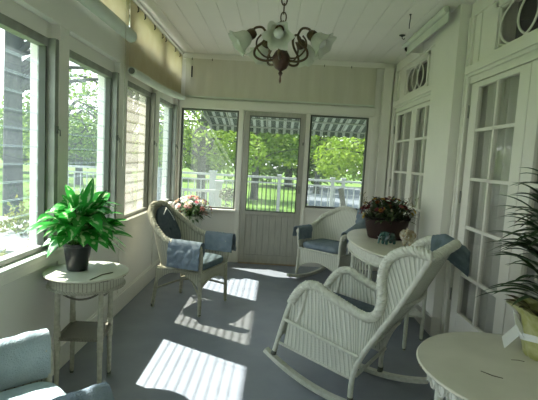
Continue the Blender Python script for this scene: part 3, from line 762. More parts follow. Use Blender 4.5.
for z, dx in ((.40, .0), (.66, .04), (.2, 0)):
    b = MB(); b.tube(smooth_path([(post_t(z)-.012, -HW, z), (post_t(z)-dx-.012, 0, z), (post_t(z)-.012, HW, z)], 5), .011, 8); b.build('stretcher', M['wick_rib'], rk_)
b = MB(); b.tube([(.375, -HW, .30), (.375, HW, .30)], .011, 8); b.build('stretcher', M['wick_rib'], rk_)
b = MB(); b.surf(lambda u, v: (-.235+u*.565, (v-.5)*2*(HW-.006), .395+.05*u), 10, 10, 0, (.6, .5), .02); b.build('seat_deck', M['wick'], rk_)
b = MB()
def apr_(u, v):
    zl = .27+.09*sin(pi*u); z = zl+(.435-zl)*v; return (.335+(.435-z)*.30, (u-.5)*2*(HW-.01), z)
ribbed(b, apr_, 24, (.5, .2), .003, 8, per=5); b.build('front_apron', M['wick'], rk_)
b = MB(); cushion(b, -.20, .325, -HW+.025, HW-.025, 0, .055)
b.v = [(x, y, z+.43+.095*(x+.1)) for x, y, z in b.v]; b.build('seat_cushion', M['cushdark'], rk_)
# towel over the head rail
def head_path(u):
    T = smooth_path([(-.40, -HW, .972), (-.48, -HW-.004, .985), (-.55, -HW-.006, .95), (-.615, -HW-.010, .905)], 8); f = u*(len(T)-1); i = min(int(f), len(T)-2); p = T[i].lerp(T[i+1], f-i)
    return tuple(p), (0, -1, 0)
drape('head_towel', head_path, arm_section(.09, .135, .030), mat('blue_grey_towel', (.15, .20, .22), .95, .1, (.18, .23, .26), 18, .5, 160), 'grey-blue towel hanging over the head of the large rocking chair', 'towel', RL, RH, .010, 9)

# ============================================================ TABLES
def lace_skirt(mb, rx, ry, z0, z1, c=(0, 0), n=200, wob=.012, waves=26, thick=.006):
    def fn(u, v):
        a = u*2*pi; zb = z0+wob*abs(sin(waves*a/2)); return (c[0]+rx*cos(a), c[1]+ry*sin(a), zb+(z1-zb)*v)
    mb.surf(fn, n, 4, 0, (round(2*pi*max(rx, ry)/.022), z1-z0), thick)
def chips(mb, rx, ry, z, n, seed):
    rnd = random.Random(seed)
    for k in range(n):
        a = rnd.uniform(0, 2*pi); w = rnd.uniform(.01, .05)/max(rx, ry)
        P = [((rx+.0006)*cos(a+w*q/4), (ry+.0006)*sin(a+w*q/4), z-rnd.uniform(.002, .006)) for q in range(5)]
        mb.tube(P, rnd.uniform(.001, .0025), 5)
# --- T1 by the window
t1 = thing('wicker_side_table', 'round wicker side table under the window carrying the potted green plant', 'side table', (-1.085, 2.55, 0), 0)
b = MB(); b.lathe([(0, .682), (.222, .682), (.234, .686), (.239, .692), (.234, .70), (0, .701)], 48); b.build('tabletop', M['table'], t1)
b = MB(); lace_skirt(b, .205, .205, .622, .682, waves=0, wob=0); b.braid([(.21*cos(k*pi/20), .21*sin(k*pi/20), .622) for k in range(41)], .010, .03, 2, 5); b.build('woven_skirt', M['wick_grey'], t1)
b = MB(); b.tube([(.10, -.20, .703), (.12, -.08, .703), (.16, -.02, .703)], .0025, 5); chips(b, .238, .238, .694, 12, 3); b.build('paint_chips', M['chip'], t1)['kind'] = 'stuff'
legs = [(.135, -.125), (.10, .12), (-.135, .11), (-.11, -.14)]
for (x, y) in legs:
    l = MB(); l.tube([(x, y, 0), (x*.99, y*.99, .03), (x*.98, y*.98, .30), (x, y, .34), (x*.98, y*.98, .64)], [.009, .013, .015, .017, .014], 10)
    l.braid([(x*.98, y*.98, .26), (x*.985, y*.985, .40)], .018, .03, 2, 5); l.lathe([(.008, 0), (.012, .006), (.012, .03)], 10, 1, (x, y, 0)); l.build('leg', [M['reed_grey'], M['alu_dark']], t1)
b = MB(); ring = [(Vector((x, y, .33))) for x, y in legs]
b.add([(x*1.0, y*1.0, .325) for x, y in legs]+[(x, y, .337) for x, y in legs], [(3, 2, 1, 0), (4, 5, 6, 7), (0, 1, 5, 4), (1, 2, 6, 5), (2, 3, 7, 6), (3, 0, 4, 7)])
for k in range(4): b.braid([Vector((legs[k][0], legs[k][1], .33)), Vector((legs[(k+1) % 4][0], legs[(k+1) % 4][1], .33))], .012, .03, 2, 5)
b.build('shelf', M['wick_grey'], t1)
for k in range(4):
    b = MB(); p, q = Vector((*legs[k], .60)), Vector((*legs[(k+1) % 4], .60)); b.tube([p.lerp(q, j/12)+Vector((0, 0, -.035+.05*abs(2*j/12-1)**2-.0)) for j in range(13)], .006, 6); b.build('arched_brace', M['wick_grey'], t1)
# --- T3 at right front
t3 = thing('wicker_table', 'round cream wicker table cut off at the bottom right corner, holding the foil-wrapped plant', 'table', (1.015, 1.665, 0), 0)
b = MB(); b.lathe([(0, .632), (.385, .632), (.397, .637), (.402, .643), (.397, .65), (0, .651)], 64); b.build('tabletop', M['table'], t3)
b = MB(); lace_skirt(b, .345, .345, .555, .632, waves=34, wob=.022, n=340)
b.braid([(.35*cos(k*pi/30), .35*sin(k*pi/30), .622) for k in range(61)], .010, .03, 2, 5)
for k in range(34):     # looped lacework under the rim
    a = 2*pi*k/34; c, s_ = cos(a), sin(a)
    b.tube([((.352)*cos(a+.075*cos(q*pi/6)), (.352)*sin(a+.075*cos(q*pi/6)), .59+.026*sin(q*pi/6)) for q in range(12)], .005, 5, closed=True)
b.build('lace_skirt', M['wick'], t3)
b = MB(); chips(b, .4, .4, .645, 26, 5); b.tube([(-.18, -.02, .651), (-.15, -.055, .652), (-.12, -.07, .651)], .0022, 5); b.tube([(.0, .1, .651), (.03, .10, .6515), (.05, .09, .651)], .0015, 5); b.build('paint_chips', M['chip'], t3)['kind'] = 'stuff'
for A in (165, 255, 345, 75):
    a = R(A); l = MB(); x, y = .30*cos(a), .30*sin(a); l.tube([(x*1.08, y*1.08, 0), (x*1.05, y*1.05, .1), (x, y, .36), (x, y, .64)], [.011, .016, .018, .018], 10); l.build('leg', M['wick_rib'], t3)
b = MB(); b.lathe([(0, .20), (.25, .20), (.26, .21), (.25, .22), (0, .22)], 40); b.build('shelf', M['wick'], t3)
# --- T2 oval, by the pier
t2 = thing('oval_wicker_table', 'long oval cream wicker table beside the white pier carrying the flower basket', 'table', (1.035, 3.93, 0), 0)
b = MB(); b.lathe([(0, .715), (.325, .715), (.335, .722), (.34, .728), (.335, .739), (0, .74)], 64, sx=1, sy=2.2); b.build('tabletop', M['table'], t2)
b = MB(); lace_skirt(b, .315, .70, .635, .715, wob=0); 
b.braid([(.32*cos(k*pi/30), .705*sin(k*pi/30), .635) for k in range(61)], .010, .035, 2, 5)
for k in range(28):
    a = 2*pi*k/28; da = .05
    if k % 4 == 1: b.tube([(.318*cos(a+da*cos(q*pi/6)), .703*sin(a+da*cos(q*pi/6)), .600+.026*sin(q*pi/6)) for q in range(12)], .006, 5, closed=True)
b.build('woven_skirt', M['wick_rib'], t2)
for (x, y) in ((.04, -.61), (-.22, -.40), (-.22, .40), (.2, .45), (.24, -.40)):
    l = MB(); l.tube([(x, y, 0), (x, y, .04), (x, y, .64)], [.010, .016, .017], 10); l.lathe([(.009, 0), (.012, .005), (.012, .03)], 10, 1, (x, y, 0)); l.build('leg', [M['wick_rib'], M['alu_dark']], t2)
b = MB()
b.box(-.22, -.42, .20, .24, .42, .215); b.build('shelf', M['wick_rib'], t2)
for k in range(7): b = MB(); y = -.36+k*.12; b.tube([(-.22, y, .215), (-.22, y, .64)], .009, 7); b.build('spindle', M['wick_rib'], t2)

# ============================================================ POTTED PLANTS
def leaf(mb, base, dirv, L, W, droop, up, fold=.25, nseg=8, mi=0, twist=0):
    """broad leaf, a folded blade along a drooping midrib"""
    d = Vector(dirv).normalized(); side = d.cross(Vector((0, 0, 1))); side = side.normalized() if side.length > 1e-4 else Vector((1, 0, 0))
    if twist: side = Matrix.Rotation(twist, 3, d) @ side
    vs = []; uvs = []
    for i in range(nseg+1):
        t_ = i/nseg; w = W*(sin(pi*min(1, t_**.8*1.0))**.75)*(1-.15*t_) if 0 < t_ < 1 else 0.001
        p = Vector(base)+d*L*t_+Vector((0, 0, up*t_*L-droop*t_*t_*L))
        nrm = side.cross(d).normalized()
        for s_ in (-1, 0, 1):
            vs.append(p+side*w*.5*s_+nrm*(fold*w*.5 if s_ else 0)); uvs.append((.5+.5*s_, t_))
    fs = []
    for i in range(nseg):
        for k in (0, 1): fs.append((i*3+k, i*3+k+1, (i+1)*3+k+1, (i+1)*3+k))
    mb.add(vs, fs, mi, True, uvs)
# --- green variegated plant on the side table
pp = thing('potted_foliage_plant', 'leafy green and cream variegated plant in a black pot on the side table', 'potted plant', (-1.145, 2.55, .702), 0)
b = MB(); b.lathe([(.0, 0), (.055, 0), (.058, .006), (.078, .145), (.083, .147), (.083, .165), (.074, .165), (.072, .14), (0, .14)], 24); b.build('pot', M['potblack'], pp)
b = MB(); b.lathe([(0, .145), (.072, .142)], 20, cap=False); b.build('soil', M['soil'], pp)
rnd = random.Random(11); st = MB(); lf = MB()
def add_leaf(az, el, r, z, L, W, droop=.3, tw=0):
    base = Vector((r*cos(az), r*sin(az), z)); st.tube([(rnd.uniform(-.03, .03), rnd.uniform(-.03, .03), .13), (base.x*.5, base.y*.5, .13+(z-.13)*.6), base], [.005, .004, .003], 5)
    leaf(lf, base, (cos(az)*cos(el), sin(az)*cos(el), sin(el)*.4), L, W, droop, max(0, sin(el)), .22, 8, 0, tw)
for k in range(74):
    az = rnd.uniform(0, 2*pi)
    layer = rnd.random(); z = .17+.20*layer; r = rnd.uniform(.03, .13)
    if cos(az) < -.3: r *= .5
    add_leaf(az, R(rnd.uniform(-10, 40)), r, z, rnd.uniform(.16, .21)*(.7 if cos(az) < -.3 else 1), rnd.uniform(.085, .11), rnd.uniform(.3, .8), rnd.uniform(-.5, .5))
for k in range(60):
    az = rnd.uniform(0, 2*pi); sgn = .6 if cos(az) < -.3 else 1
    add_leaf(az, R(rnd.uniform(15, 70)), rnd.uniform(.02, .10)*sgn, rnd.uniform(.24, .38), rnd.uniform(.10, .15)*sgn, rnd.uniform(.045, .065), rnd.uniform(.2, .6), rnd.uniform(-.9, .9))
for az, L in ((-1.5, .19), (-1.95, .24), (-1.2, .20), (-.5, .22), (-2.1, .22), (-1.75, .25)): add_leaf(az, R(12), .10, .28, L, .08, .35)
leaf(lf, (.05, .0, .36), (.22, -.1, 1.0), .20, .11, .0, .0, .2, 9, 0, .2)
st.tube([(0, 0, .13), (.03, 0, .25), (.05, 0, .37)], .004, 5)
st.build('stems', M['stem'], pp); lf.build('leaves', M['varieg'], pp)
# --- narrow-leaved plant in gold foil
p2 = thing('foil_wrapped_plant', 'dark narrow-leaved plant in gold-green foil at the right edge on the round table', 'potted plant', (1.175, 1.81, .652), 0)
b = MB()
def foil(a, z): return 1+.03*sin(9*a+z*40)+.02*sin(17*a)+(.10*sin(5*a+.7)+.08*cos(3*a))*max(0, (z-.15)/.07)
b.lathe([(0, .0), (.07, .0), (.078, .01), (.086, .06), (.092, .12), (.10, .16), (.115, .185), (.145, .21), (.142, .212), (.108, .19), (.088, .16), (.080, .12)], 60, scal=foil, cap=False); b.build('foil_wrap', M['foil'], p2)
b = MB(); b.lathe([(0, .14), (.087, .135)], 20, cap=False); b.build('soil', M['soil'], p2)
b = MB()
b.surf(lambda u, v: ((.092+.01*v)*cos(u*2*pi), (.092+.01*v)*sin(u*2*pi), .07+.03*v+.012*sin(u*2*pi*2)), 60, 3, 0, (1, 1), .002)
b.surf(lambda u, v: (-.095-.07*u, .04+.03*(v-.5)-.02*u, .10-.055*u+.04*(v-.5)), 6, 3, 0, (1, 1), .002); b.surf(lambda u, v: (-.095-.035*u, -.0+.03*(v-.5)+.02*u, .10+.06*u+.05*(v-.5)), 6, 3, 0, (1, 1), .002)
b.build('ribbon', M['ribbon'], p2)
b = MB()
for k in range(190):
    az = rnd.uniform(0, 2*pi); z = .21+.50*rnd.random()**.9; el = R(8+rnd.uniform(-5, 60)*min(1, z/.55))
    L = rnd.uniform(.22, .31)*(1-.25*(z-.16)/.4)
    if cos(az) > .5: L *= .7
    leaf(b, (.012*cos(az), .012*sin(az), z), (cos(az)*cos(el), sin(az)*cos(el), .02), L, .033, .65, sin(el)*1.0+.35, .35, 9)
b.build('leaves', M['palm'], p2)
b = MB(); b.tube([(0, 0, .13), (.01, 0, .35), (0, 0, .58)], [.014, .012, .006], 8); b.build('stem', M['stem'], p2)
b = MB()
for az in (2.9, 3.5, 2.4, 4.0): leaf(b, (.06*cos(az), .06*sin(az), .18), (cos(az), sin(az), .3), .12, .05, .5, .6, .2, 7)
b.build('wilted_leaves', mat('yellow_brown_leaf', (.22, .20, .05), .6, .3, (.10, .08, .03), 20), p2)

# --- flower heads shared by both arrangements
def mum(r, layers=3, petals=10, cup=.5, seed=0):
    b = MB(); rn = random.Random(seed)
    for l in range(layers):
        n = petals-l*2; rr = r*(1-.26*l); el = .15+.42*l*cup
        for k in range(n):
            a = 2*pi*k/n+l*.3+rn.uniform(-.1, .1); ce, se = cos(el), sin(el); w = rr*.34
            d = Vector((cos(a)*ce, sin(a)*ce, se)); s_ = Vector((-sin(a), cos(a), 0)); z0 = Vector((0, 0, .0+l*r*.08))
            b.add([z0, z0+d*rr*.5-s_*w*.5, z0+d*rr+Vector((0, 0, -r*.08)), z0+d*rr*.5+s_*w*.5], [(0, 1, 2, 3)], 0, True)
    b.lathe([(r*.22, r*.05), (r*.2, r*.28), (r*.08, r*.36), (.0002, r*.37)], 8, 1)
    return b
def flower_proto(r, col, ctr, seed, layers=3, petals=10):
    mb_ = mum(r, layers, petals, .6, seed); o = mb_.build('flower', [mat('petal_%02d' % seed, col, .7, .2, trans=.3), mat('flower_centre_%02d' % seed, ctr, .8, .1)]); return o
def scatter_flowers(parent, specs, place, rn):
    for (r, col, ctr, seed, n, lay, pet) in specs:
        p = flower_proto(r, col, ctr, seed, lay, pet); first = True
        for k in range(n):
            o = p if first else p.copy()
            if not first: COL.objects.link(o)
            first = False; o.parent = parent; loc, nrm = place(rn); o.location = loc
            o.rotation_mode = 'QUATERNION'; o.rotation_quaternion = nrm.to_track_quat('Z', 'Y'); s = rn.uniform(.8, 1.2); o.scale = (s, s, s)

# --- dark basket arrangement on the oval table
fb = thing('flower_basket', 'dark brown oval basket of rust, white and purple flowers on the oval table', 'flower arrangement', (1.065, 4.10, .741), R(-8))
b = MB(); b.lathe([(0, 0), (.155, 0), (.165, .01), (.19, .10), (.205, .19), (.198, .195), (.188, .185), (.175, .1), (.15, .02), (0, .02)], 64, sy=.72)
ub = {}
for fi, f in enumerate(b.f):
    b.uv[fi] = [((math.atan2(b.v[i][1], b.v[i][0])/(2*pi)) * 60, b.v[i][2]) for i in f]
b.build('basket', M['basket'], fb)
b = MB(); b.braid([(.202*cos(k*pi/24), .202*.72*sin(k*pi/24), .193) for k in range(49)], .012, .035, 3, 5); b.build('basket_rim', M['basket'], fb)
rn = random.Random(5); b = MB()
for k in range(380):
    a = rn.uniform(0, 2*pi); r0 = rn.uniform(.02, .20); el = rn.uniform(-.2, 1.1); base = (r0*cos(a), r0*.75*sin(a), .17+(.02+.15*sqrt(max(0, 1-(r0/.21)**2)))*rn.random())
    leaf(b, base, (cos(a)*cos(el), .8*sin(a)*cos(el), sin(el)), rn.uniform(.08, .13), rn.uniform(.022, .036), .5, .35, .2, 5)
b.build('foliage', mat('dark_arrangement_leaf', (.035, .06, .025), .5, .3, (.07, .10, .04), 25), fb)
def place_b(rn):
    a = rn.uniform(0, 2*pi); e = rn.uniform(.05, 1.45); d = Vector((cos(a)*cos(e), sin(a)*cos(e), sin(e)))
    return Vector((d.x*.265, d.y*.19, .20+d.z*.19))*rn.uniform(.90, 1.02), (d+Vector((0, 0, .3))).normalized()
scatter_flowers(fb, [(.030, (.13, .02, .03), (.05, .03, .01), 1, 20, 3, 10), (.030, (.34, .10, .03), (.10, .05, .01), 2, 14, 3, 9), (.026, (.50, .34, .05), (.25, .13, .02), 3, 10, 3, 10),
                     (.021, (.50, .46, .33), (.30, .28, .08), 4, 5, 3, 8), (.028, (.10, .03, .09), (.03, .02, .02), 5, 20, 3, 9), (.022, (.42, .16, .18), (.1, .06, .02), 6, 8, 3, 9)], place_b, rn)
for (x, y, a, L) in ((-.20, .05, 2.7, .12), (-.17, .1, 2.2, .16), (.15, .03, .6, .12), (.2, -.05, .2, .1)):
    b = MB(); b.tube([(x*.6, y*.6, .25), (x+.4*L*cos(a), y+.4*L*sin(a), .33), (x+.6*L*cos(a), y+.6*L*sin(a), .40)], .002, 5)
    for k in range(6): leaf(b, (x+.1*L*k*cos(a), y+.1*L*k*sin(a), .29+.02*k), (cos(a+k), sin(a+k), .5), .035, .010, .1, .3, .1, 4)
    b.build('sprig', bpy.data.materials.get('dry_sprig') or mat('dry_sprig', (.22, .20, .07), .7, .2), fb)

# --- pink and white flowers in a tall pale cone basket behind the armchair
ft = thing('flower_stand', 'pale tapered basket of pink and white flowers in the back left corner', 'flower arrangement', (-1.03, 5.48, 0), 0)
b = MB(); b.lathe([(0, 0), (.11, 0), (.112, .02), (.075, .10), (.06, .18), (.075, .30), (.12, .52), (.155, .66), (.15, .665), (.11, .52), (.07, .35)], 40, cap=False)
for fi, f in enumerate(b.f): b.uv[fi] = [((math.atan2(b.v[i][1], b.v[i][0])/(2*pi))*30, b.v[i][2]) for i in f]
b.build('basket_stand', M['wick'], ft)
b = MB()
for k in range(220):
    a = rn.uniform(0, 2*pi); r0 = rn.uniform(.02, .16); el = rn.uniform(-.3, 1.1)
    leaf(b, (r0*cos(a), r0*sin(a), .62+.14*rn.random()), (cos(a)*cos(el), sin(a)*cos(el), sin(el)), rn.uniform(.08, .13), rn.uniform(.03, .042), .3, .2, .2, 5)
b.build('foliage', mat('arrangement_leaf', (.05, .10, .035), .5, .3, (.11, .18, .06), 25, trans=.2), ft)
def place_f(rn):
    a = rn.uniform(0, 2*pi); e = rn.uniform(-.15, 1.45); d = Vector((cos(a)*cos(e), sin(a)*cos(e), sin(e)))
    return Vector((d.x*.25, d.y*.20, .70+d.z*.20)), (d+Vector((0, 0, .3))).normalized()
scatter_flowers(ft, [(.042, (.85, .82, .72), (.6, .55, .2), 11, 34, 3, 10), (.040, (.78, .36, .34), (.45, .2, .1), 12, 20, 3, 10), (.038, (.82, .56, .44), (.5, .3, .1), 13, 16, 3, 9), (.034, (.75, .22, .26), (.4, .1, .1), 14, 8, 3, 9)], place_f, rn)

# --- elephants on the oval table
def elephant(name, label, loc, rz, m_, s, raised):
    t = thing(name, label, 'figurine', loc, rz)
    me = bpy.data.meshes.new('body'); V = []; E_ = []; Rr = []
    def v(p, r, pr=None):
        V.append(tuple(Vector(p)*s)); Rr.append(r*s)
        if pr is not None: E_.append((pr, len(V)-1))
        return len(V)-1
    c = v((0, 0, .062), .030); f = v((.030, 0, .066), .028, c); r_ = v((-.034, 0, .060), .026, c)
    for sy in (1, -1):
        k = v((.034, .017*sy, .035), .012, f); v((.036, .018*sy, .006), .0115, k)
        k = v((-.036, .016*sy, .034), .012, r_); v((-.036, .017*sy, .006), .0115, k)
    h = v((.060, 0, .082), .020, f); q = v((.078, 0, .070), .011, h)
    if raised: q = v((.092, 0, .078), .008, q); q = v((.096, 0, .100), .006, q); v((.090, 0, .118), .0055, q)
    else: q = v((.088, 0, .050), .008, q); q = v((.090, 0, .028), .006, q); v((.098, 0, .016), .005, q)
    q = v((-.062, 0, .055), .004, r_); v((-.068, 0, .030), .003, q)
    me.from_pydata(V, E_, []); o = bpy.data.objects.new('body', me); COL.objects.link(o); o.parent = t; me.materials.append(m_)
    md = o.modifiers.new('skin', 'SKIN'); sv = me.skin_vertices[0].data if me.skin_vertices else None
    if sv is None:
        bpy.context.view_layer.objects.active = o
        bm = bmesh.new(); bm.from_mesh(me); bm.verts.layers.skin.verify(); bm.to_mesh(me); bm.free(); sv = me.skin_vertices[0].data
    for i, rr in enumerate(Rr): sv[i].radius = (rr, rr)
    sv[0].use_root = True; ss = o.modifiers.new('sub', 'SUBSURF'); ss.levels = ss.render_levels = 2
    md.use_smooth_shade = True
    for sy in (1, -1):
        e = MB(); e.surf(lambda u, v_: (s*(.056-.016*v_*sin(pi*u)*1.0-.004), sy*s*(.018+.026*v_*sin(pi*(.15+.7*u))), s*(.095-.050*u+.004*sin(v_*6))), 8, 5, 0, (1, 1), .003*s); e.build('ear', m_, t)
        k = MB(); k.tube([(s*.074, sy*s*.008, s*.066), (s*.088, sy*s*.011, s*.060), (s*.096, sy*s*.011, s*.066)], [.0022*s, .002*s, .0008*s], 6); k.build('tusk', M['ribbon'], t)
    return t
elephant('elephant_figurine', 'small dark teal elephant figurine on the oval table before the basket', (1.0, 3.74, .740), R(-150), M['green_elephant'], 1.25, False)
elephant('elephant_figurine', 'cream and gold elephant figurine with raised trunk at the right of the dark one', (1.165, 3.74, .740), R(-112), M['white_elephant'], 1.55, True)

# ============================================================ OUTDOORS
GZ = -.6
mb = MB(); mb.box(-60, -30, GZ-.3, 60, 90, GZ); o = mb.build('ground', M['grass']); o['kind'] = 'structure'
mb = MB(); mb.box(-8, YB+.13, GZ+.01, 8, 8.9, -.06); struct(mb, 'trim_7', M['deck'])      # back deck slab
mb = MB(); mb.box(1.6, 16, GZ-.02, 14, 36, GZ+.03); struct(mb, 'driveway', M['concrete'])
# railing of the deck
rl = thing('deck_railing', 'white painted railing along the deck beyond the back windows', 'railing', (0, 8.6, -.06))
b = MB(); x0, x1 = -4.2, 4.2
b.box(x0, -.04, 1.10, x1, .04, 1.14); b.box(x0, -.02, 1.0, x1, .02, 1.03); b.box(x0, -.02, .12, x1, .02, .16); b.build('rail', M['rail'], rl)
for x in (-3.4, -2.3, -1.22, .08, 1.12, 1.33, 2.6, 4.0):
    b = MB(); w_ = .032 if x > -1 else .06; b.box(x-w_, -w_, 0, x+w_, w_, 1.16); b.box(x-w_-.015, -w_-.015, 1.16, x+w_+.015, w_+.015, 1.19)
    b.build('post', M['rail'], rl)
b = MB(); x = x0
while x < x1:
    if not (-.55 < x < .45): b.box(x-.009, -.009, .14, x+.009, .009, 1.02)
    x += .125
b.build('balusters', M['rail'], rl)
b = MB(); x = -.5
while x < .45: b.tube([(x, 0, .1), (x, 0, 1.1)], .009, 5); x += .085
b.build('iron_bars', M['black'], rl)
rl2 = thing('stair_railing', 'lower white railing of the deck steps beyond the left back window', 'railing', (0, 7.9, -.06))
b = MB(); b.box(-2.6, -.03, .82, -1.02, .03, .87); b.box(-2.6, -.02, .15, -1.02, .02, .2); b.build('rail', M['rail'], rl2)
b = MB()
for k in range(12): b.box(-2.6+k*.135, -.014, .2, -2.572+k*.135, .014, .84)
b.build('balusters', M['rail'], rl2)
b = MB(); b.box(-1.06, -.06, 0, -.95, .06, 1.0); b.box(-1.08, -.08, 1.0, -.93, .08, 1.04); b.build('post', M['rail'], rl2)
b = MB(); b.box(-2.66, -.06, 0, -2.56, .06, 1.0); b.build('post', M['rail'], rl2)

# awning outside the back wall
aw = thing('awning', 'striped scalloped awning outside above the back windows', 'awning', (0, YB+.13, 0))
AX0, AX1, AY, AZ0, AZ1 = -1.12, 2.3, 1.5, 2.30, 1.95
b = MB(); b.surf(lambda u, v: (AX0+u*(AX1-AX0), .0+v*AY, AZ0+(AZ1-AZ0)*v), 40, 6, 0, (AX1-AX0, 1.1), .004)
def val(u, v): x = AX0+u*(AX1-AX0); return (x, AY, AZ1-v*(.075+.03*abs(sin(pi*(x-AX0)/.16))))
b.surf(val, 160, 3, 0, (AX1-AX0, .2), .004)
def vals(u, v): y = u*AY; return (AX0, y, AZ0+(AZ1-AZ0)*u-v*(.10+.03*abs(sin(pi*y/.16))))
b.surf(vals, 60, 3, 0, (AY, .2), .004)
b.build('canvas', M['awning'], aw)
b = MB(); x = AX0
for k in range(12):
    x = AX0+.0+k*(AX1-AX0)/11; b.tube([(x, 0.0, AZ0-.02), (x, AY-.01, AZ1-.012)], .011, 6)
for yy, zz in ((AY-.01, AZ1-.012), (AY*.7, AZ0+(AZ1-AZ0)*.7-.02), (.06, AZ0-.05)): b.tube([(AX0, yy, zz), (AX1, yy, zz)], .012, 6)
for xx in (AX0, AX1): b.tube([(xx, 0, 2.06), (xx, AY-.01, AZ1-.02)], .012, 6)
b.build('frame', M['rail'], aw)

# outdoor chair and shrub close outside the back windows
oc = thing('patio_chair', 'grey weathered chair back leaning outside the right back window', 'outdoor chair', (1.20, 6.75, -.06), R(20))
b = MB(); ribbed(b, lambda u, v: (-.12+.14*u-.16*(v), (u-.5)*.1, .42+.68*v), 6, (.2, .5), .004, 16); b.build('backrest', M['bench'], oc)
b = MB(); b.box(-.15, -.25, .38, .35, .25, .42); b.build('seat', M['bench'], oc)
for sx, sy in ((-.12, -.22), (-.12, .22), (.32, -.22), (.32, .22)):
    l = MB(); l.tube([(sx, sy, 0), (sx, sy, .39)], .018, 8); l.build('leg', M['bench'], oc)

def leaf_cloud(mb, centres, n, size, rn, flat=.8):
    """n separate leaves spread on and in the clumps"""
    for k in range(n):
        c, r = centres[rn.randrange(len(centres))]
        d = Vector((rn.gauss(0, 1), rn.gauss(0, 1), rn.gauss(0, 1))).normalized(); p = Vector(c)+Vector((d.x, d.y, d.z*flat))*r*(rn.random()**.35)
        a = Vector((rn.gauss(0, 1), rn.gauss(0, 1), rn.gauss(0, .6))).normalized(); q = a.cross(Vector((rn.gauss(0, 1), rn.gauss(0, 1), rn.gauss(0, 1)))).normalized(); s = size*rn.uniform(.6, 1.3)
        mb.add([p-a*s, p-q*s*.42+d*s*.1, p+a*s, p+q*s*.42+d*s*.1], [(0, 1, 2, 3)], 0, False)
def tree(label, loc, h, trunk_r, crowns, leafm, nleaf, lsize, seed, branches=6, lean=0, name='tree', cat='tree', trunk_to=None):
    rn = random.Random(seed); t = thing(name, label, cat, loc, 0, None)
    b = MB(); top = trunk_to or h*.6
    b.tube([(0, 0, -.1), (0, 0, .3), (lean*.3, 0, top*.5), (lean, 0, top)], [trunk_r*1.35, trunk_r*1.05, trunk_r*.9, trunk_r*.6], 12)
    for c, r in crowns:
        C = Vector(c)
        for k in range(branches):
            e = C+Vector((rn.uniform(-1, 1), rn.uniform(-1, 1), rn.uniform(-.6, .6)))*r*.7; z0 = rn.uniform(.45, .95)*top; s0 = Vector((lean*z0/top, 0, z0)); m_ = s0.lerp(e, .5)+Vector((rn.uniform(-.4, .4), rn.uniform(-.4, .4), rn.uniform(.1, .5)))
            b.tube(smooth_path([s0, m_, e], 5), [trunk_r*.30]*4+[trunk_r*.2]*4+[trunk_r*.1]*3, 6)
    b.build('trunk', M['bark'], t)
    b = MB(); leaf_cloud(b, crowns, nleaf, lsize, rn); b.build('foliage', leafm, t)
    return t
G = GZ
tree('large old tree with thick grey trunk seen through the nearest left window', (-5.5, 9.15, G), 9, .185, [((1.4, .6, 5.0), 1.3), ((2.6, 1.6, 5.6), 1.3), ((.2, 1.0, 6.2), 1.5), ((1.8, 2.4, 4.2), .9)], M['leaf_b'], 700, .06, 21, 12, trunk_to=6.5)
tree('sparse spring tree beyond the second left window', (-4.9, 14.6, G), 7, .12, [((0, 0, 4.2), 1.6), ((1.0, .6, 3.4), 1.3), ((-1.4, 0, 3.6), 1.2), ((.2, 0, 5.6), 1.4)], M['leaf_a'], 1500, .06, 22, 12)
tree('tall pale tree far behind the railing at left', (-11, 24.5, G), 6, .2, [((0, 0, 2.6), 1.5), ((2, 0, 2.2), 1.3), ((-2.0, 0, 2.2), 1.3)], M['leaf_a'], 3200, .13, 23, 4)
specs = [((-2.9, 17.2), [((0, 0, 3.4), 1.8), ((1.2, .3, 2.2), 1.3), ((-1.2, 0, 2.4), 1.4)], 'leaf_a', 'bright yellow-green tree just beyond the left end of the railing'),
         ((-1.0, 21.6), [((0, 0, 4.2), 2.2), ((-1.6, 0, 2.8), 1.6), ((1.5, .5, 3.0), 1.5)], 'leaf_b', 'mid-green tree behind the railing left of the storm door glass'),
         ((2.6, 27.5), [((0, 0, 4.6), 2.3), ((1.8, 0, 3.2), 1.7), ((-1.8, 0, 3.0), 1.8)], 'leaf_a', 'leafy tree beyond the lawn between the storm door and the right back window'),
         ((3.9, 18.5), [((0, 0, 2.9), 1.7), ((1.3, 0, 2.0), 1.2), ((-1.2, 0, 2.1), 1.2)], 'leaf_a', 'rounded yellow-green tree seen through the right back window'),
         ((9.5, 25), [((0, 0, 4.0), 2.4), ((2.2, 0, 3.0), 2.0), ((-2.2, 0, 3.2), 2.0)], 'leaf_b', 'broad tree at the far right beyond the grey drive'),
         ((-9.0, 18.6), [((0, 0, 4.0), 2.0), ((1.6, 0, 2.7), 1.5), ((-1.6, 0, 2.8), 1.5)], 'leaf_b', 'dark leafy tree between the left windows and the back corner'),
         ((-16, 18), [((0, 0, 3.0), 2.4), ((2.6, 0, 2.4), 2.0), ((-2.8, 0, 2.4), 2.0)], 'leaf_b', 'spreading tree across the lawn beyond the nearest left window'),
         ((-19, 27), [((0, 0, 3.6), 2.8), ((3.2, 0, 2.6), 2.2), ((-3.2, 0, 3), 2.2)], 'leaf_a', 'pale distant tree on the far side of the left lawn')]
for i, (p, cr_, lm, lab) in enumerate(specs):
    tree(lab, (p[0], p[1], G), 6, .18, cr_, M[lm], 3000, .12 if p[1] < 20 else .16, 40+i, 6)
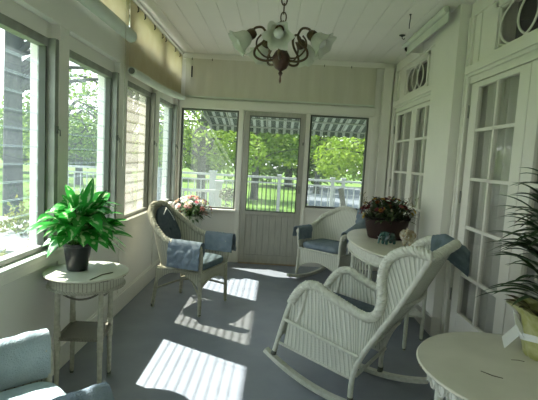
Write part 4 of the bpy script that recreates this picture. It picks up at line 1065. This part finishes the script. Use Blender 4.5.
# hedge row closing the view far behind
for i in range(9):
    x = -35+i*9.0; rn = random.Random(90+i); t = thing('woodland_tree', 'dense dark tree in the far woodland row, %s' % ['far left end', 'second from the left end', 'behind the pale distant tree', 'left of the lawn gap', 'behind the storm door', 'right of the storm door', 'behind the right back window', 'second from the right end', 'far right end'][i], 'tree', (x, 33+2*(i % 2), G), 0, 'far woodland row')
    b = MB(); b.tube([(0, 0, -.2), (0, 0, 3)], [.3, .18], 8); b.build('trunk', M['bark'], t)
    b = MB(); leaf_cloud(b, [((0, 0, 4.2), 3.4), ((-2, 0, 2.2), 2.4), ((2, 0, 2.2), 2.4), ((0, 0, 7.0), 2.6)] if i > 3 else [((0, 0, 2.6), 2.2), ((-2.4, 0, 2.0), 1.8), ((2.4, 0, 2.0), 1.8)], 5000, .28, rn); b.build('foliage', M['leaf_c'] if i % 2 else M['leaf_b'], t)
# garden shrubs under the left windows
for i, (x, y, r, lab) in enumerate(((-3.0, 3.6, .62, 'yellow-green garden shrub outside close to the nearest left window'), (-3.9, 5.0, .6, 'garden shrub outside behind the potted plant leaves'), (-2.6, 5.6, .55, 'small shrub outside under the second left window'), (-3.9, 7.6, .7, 'garden shrub outside near the old tree trunk'), (-2.7, 2.2, .6, 'garden shrub outside at the left edge of the photo'), (-2.4, 6.9, .35, 'low shrub outside by the deck steps'))):
    rn = random.Random(60+i); t = thing('garden_shrub', lab, 'shrub', (x, y, G), 0, None)
    b = MB()
    for k in range(7): a = k*.9; b.tube([(0, 0, -.05), (.3*r*cos(a), .3*r*sin(a), r*.8)], [.015, .008], 5)
    b.build('stems', M['bark'], t); b = MB(); leaf_cloud(b, [((0, 0, r*1.15), r), ((.3, .2, r*.8), r*.7), ((-.3, -.2, r*.8), r*.7)], 1900, .055, rn); b.build('foliage', M['leaf_d'], t)
t = thing('potted_shrub', 'greyish rounded shrub outside at the lower right of the left back window', 'shrub', (-.78, 7.3, -.06))
b = MB(); b.lathe([(0, 0), (.12, 0), (.16, .3), (.15, .3), (0, .28)], 20); b.build('pot', M['bench'], t)
b = MB(); leaf_cloud(b, [((0, 0, .55), .2), ((0, 0, .85), .15)], 700, .03, random.Random(3)); b.build('foliage', mat('grey_green_leaf', (.13, .14, .10), .8, .1, (.20, .20, .15), 8), t)

# ------------------------------------------------------------ repeats share a group phrase
GROUPS = {'curtain': 'sheer curtains behind the french doors', 'arm_towel': 'towels over the arms of the wicker chairs', 'tree': 'trees in the garden beyond the windows',
          'garden_shrub': 'garden shrubs outside the left windows', 'wicker_armchair': 'wicker armchairs along the left windows', 'roller_shade': 'cloth shades around the porch',
          'elephant_figurine': 'elephant figurines on the oval table', 'ceiling_hook': 'hooks in the porch ceiling'}
for o in COL.objects:
    base = o.name.split('.')[0]
    if o.parent is None and 'label' in o and base in GROUPS: o['group'] = GROUPS[base]
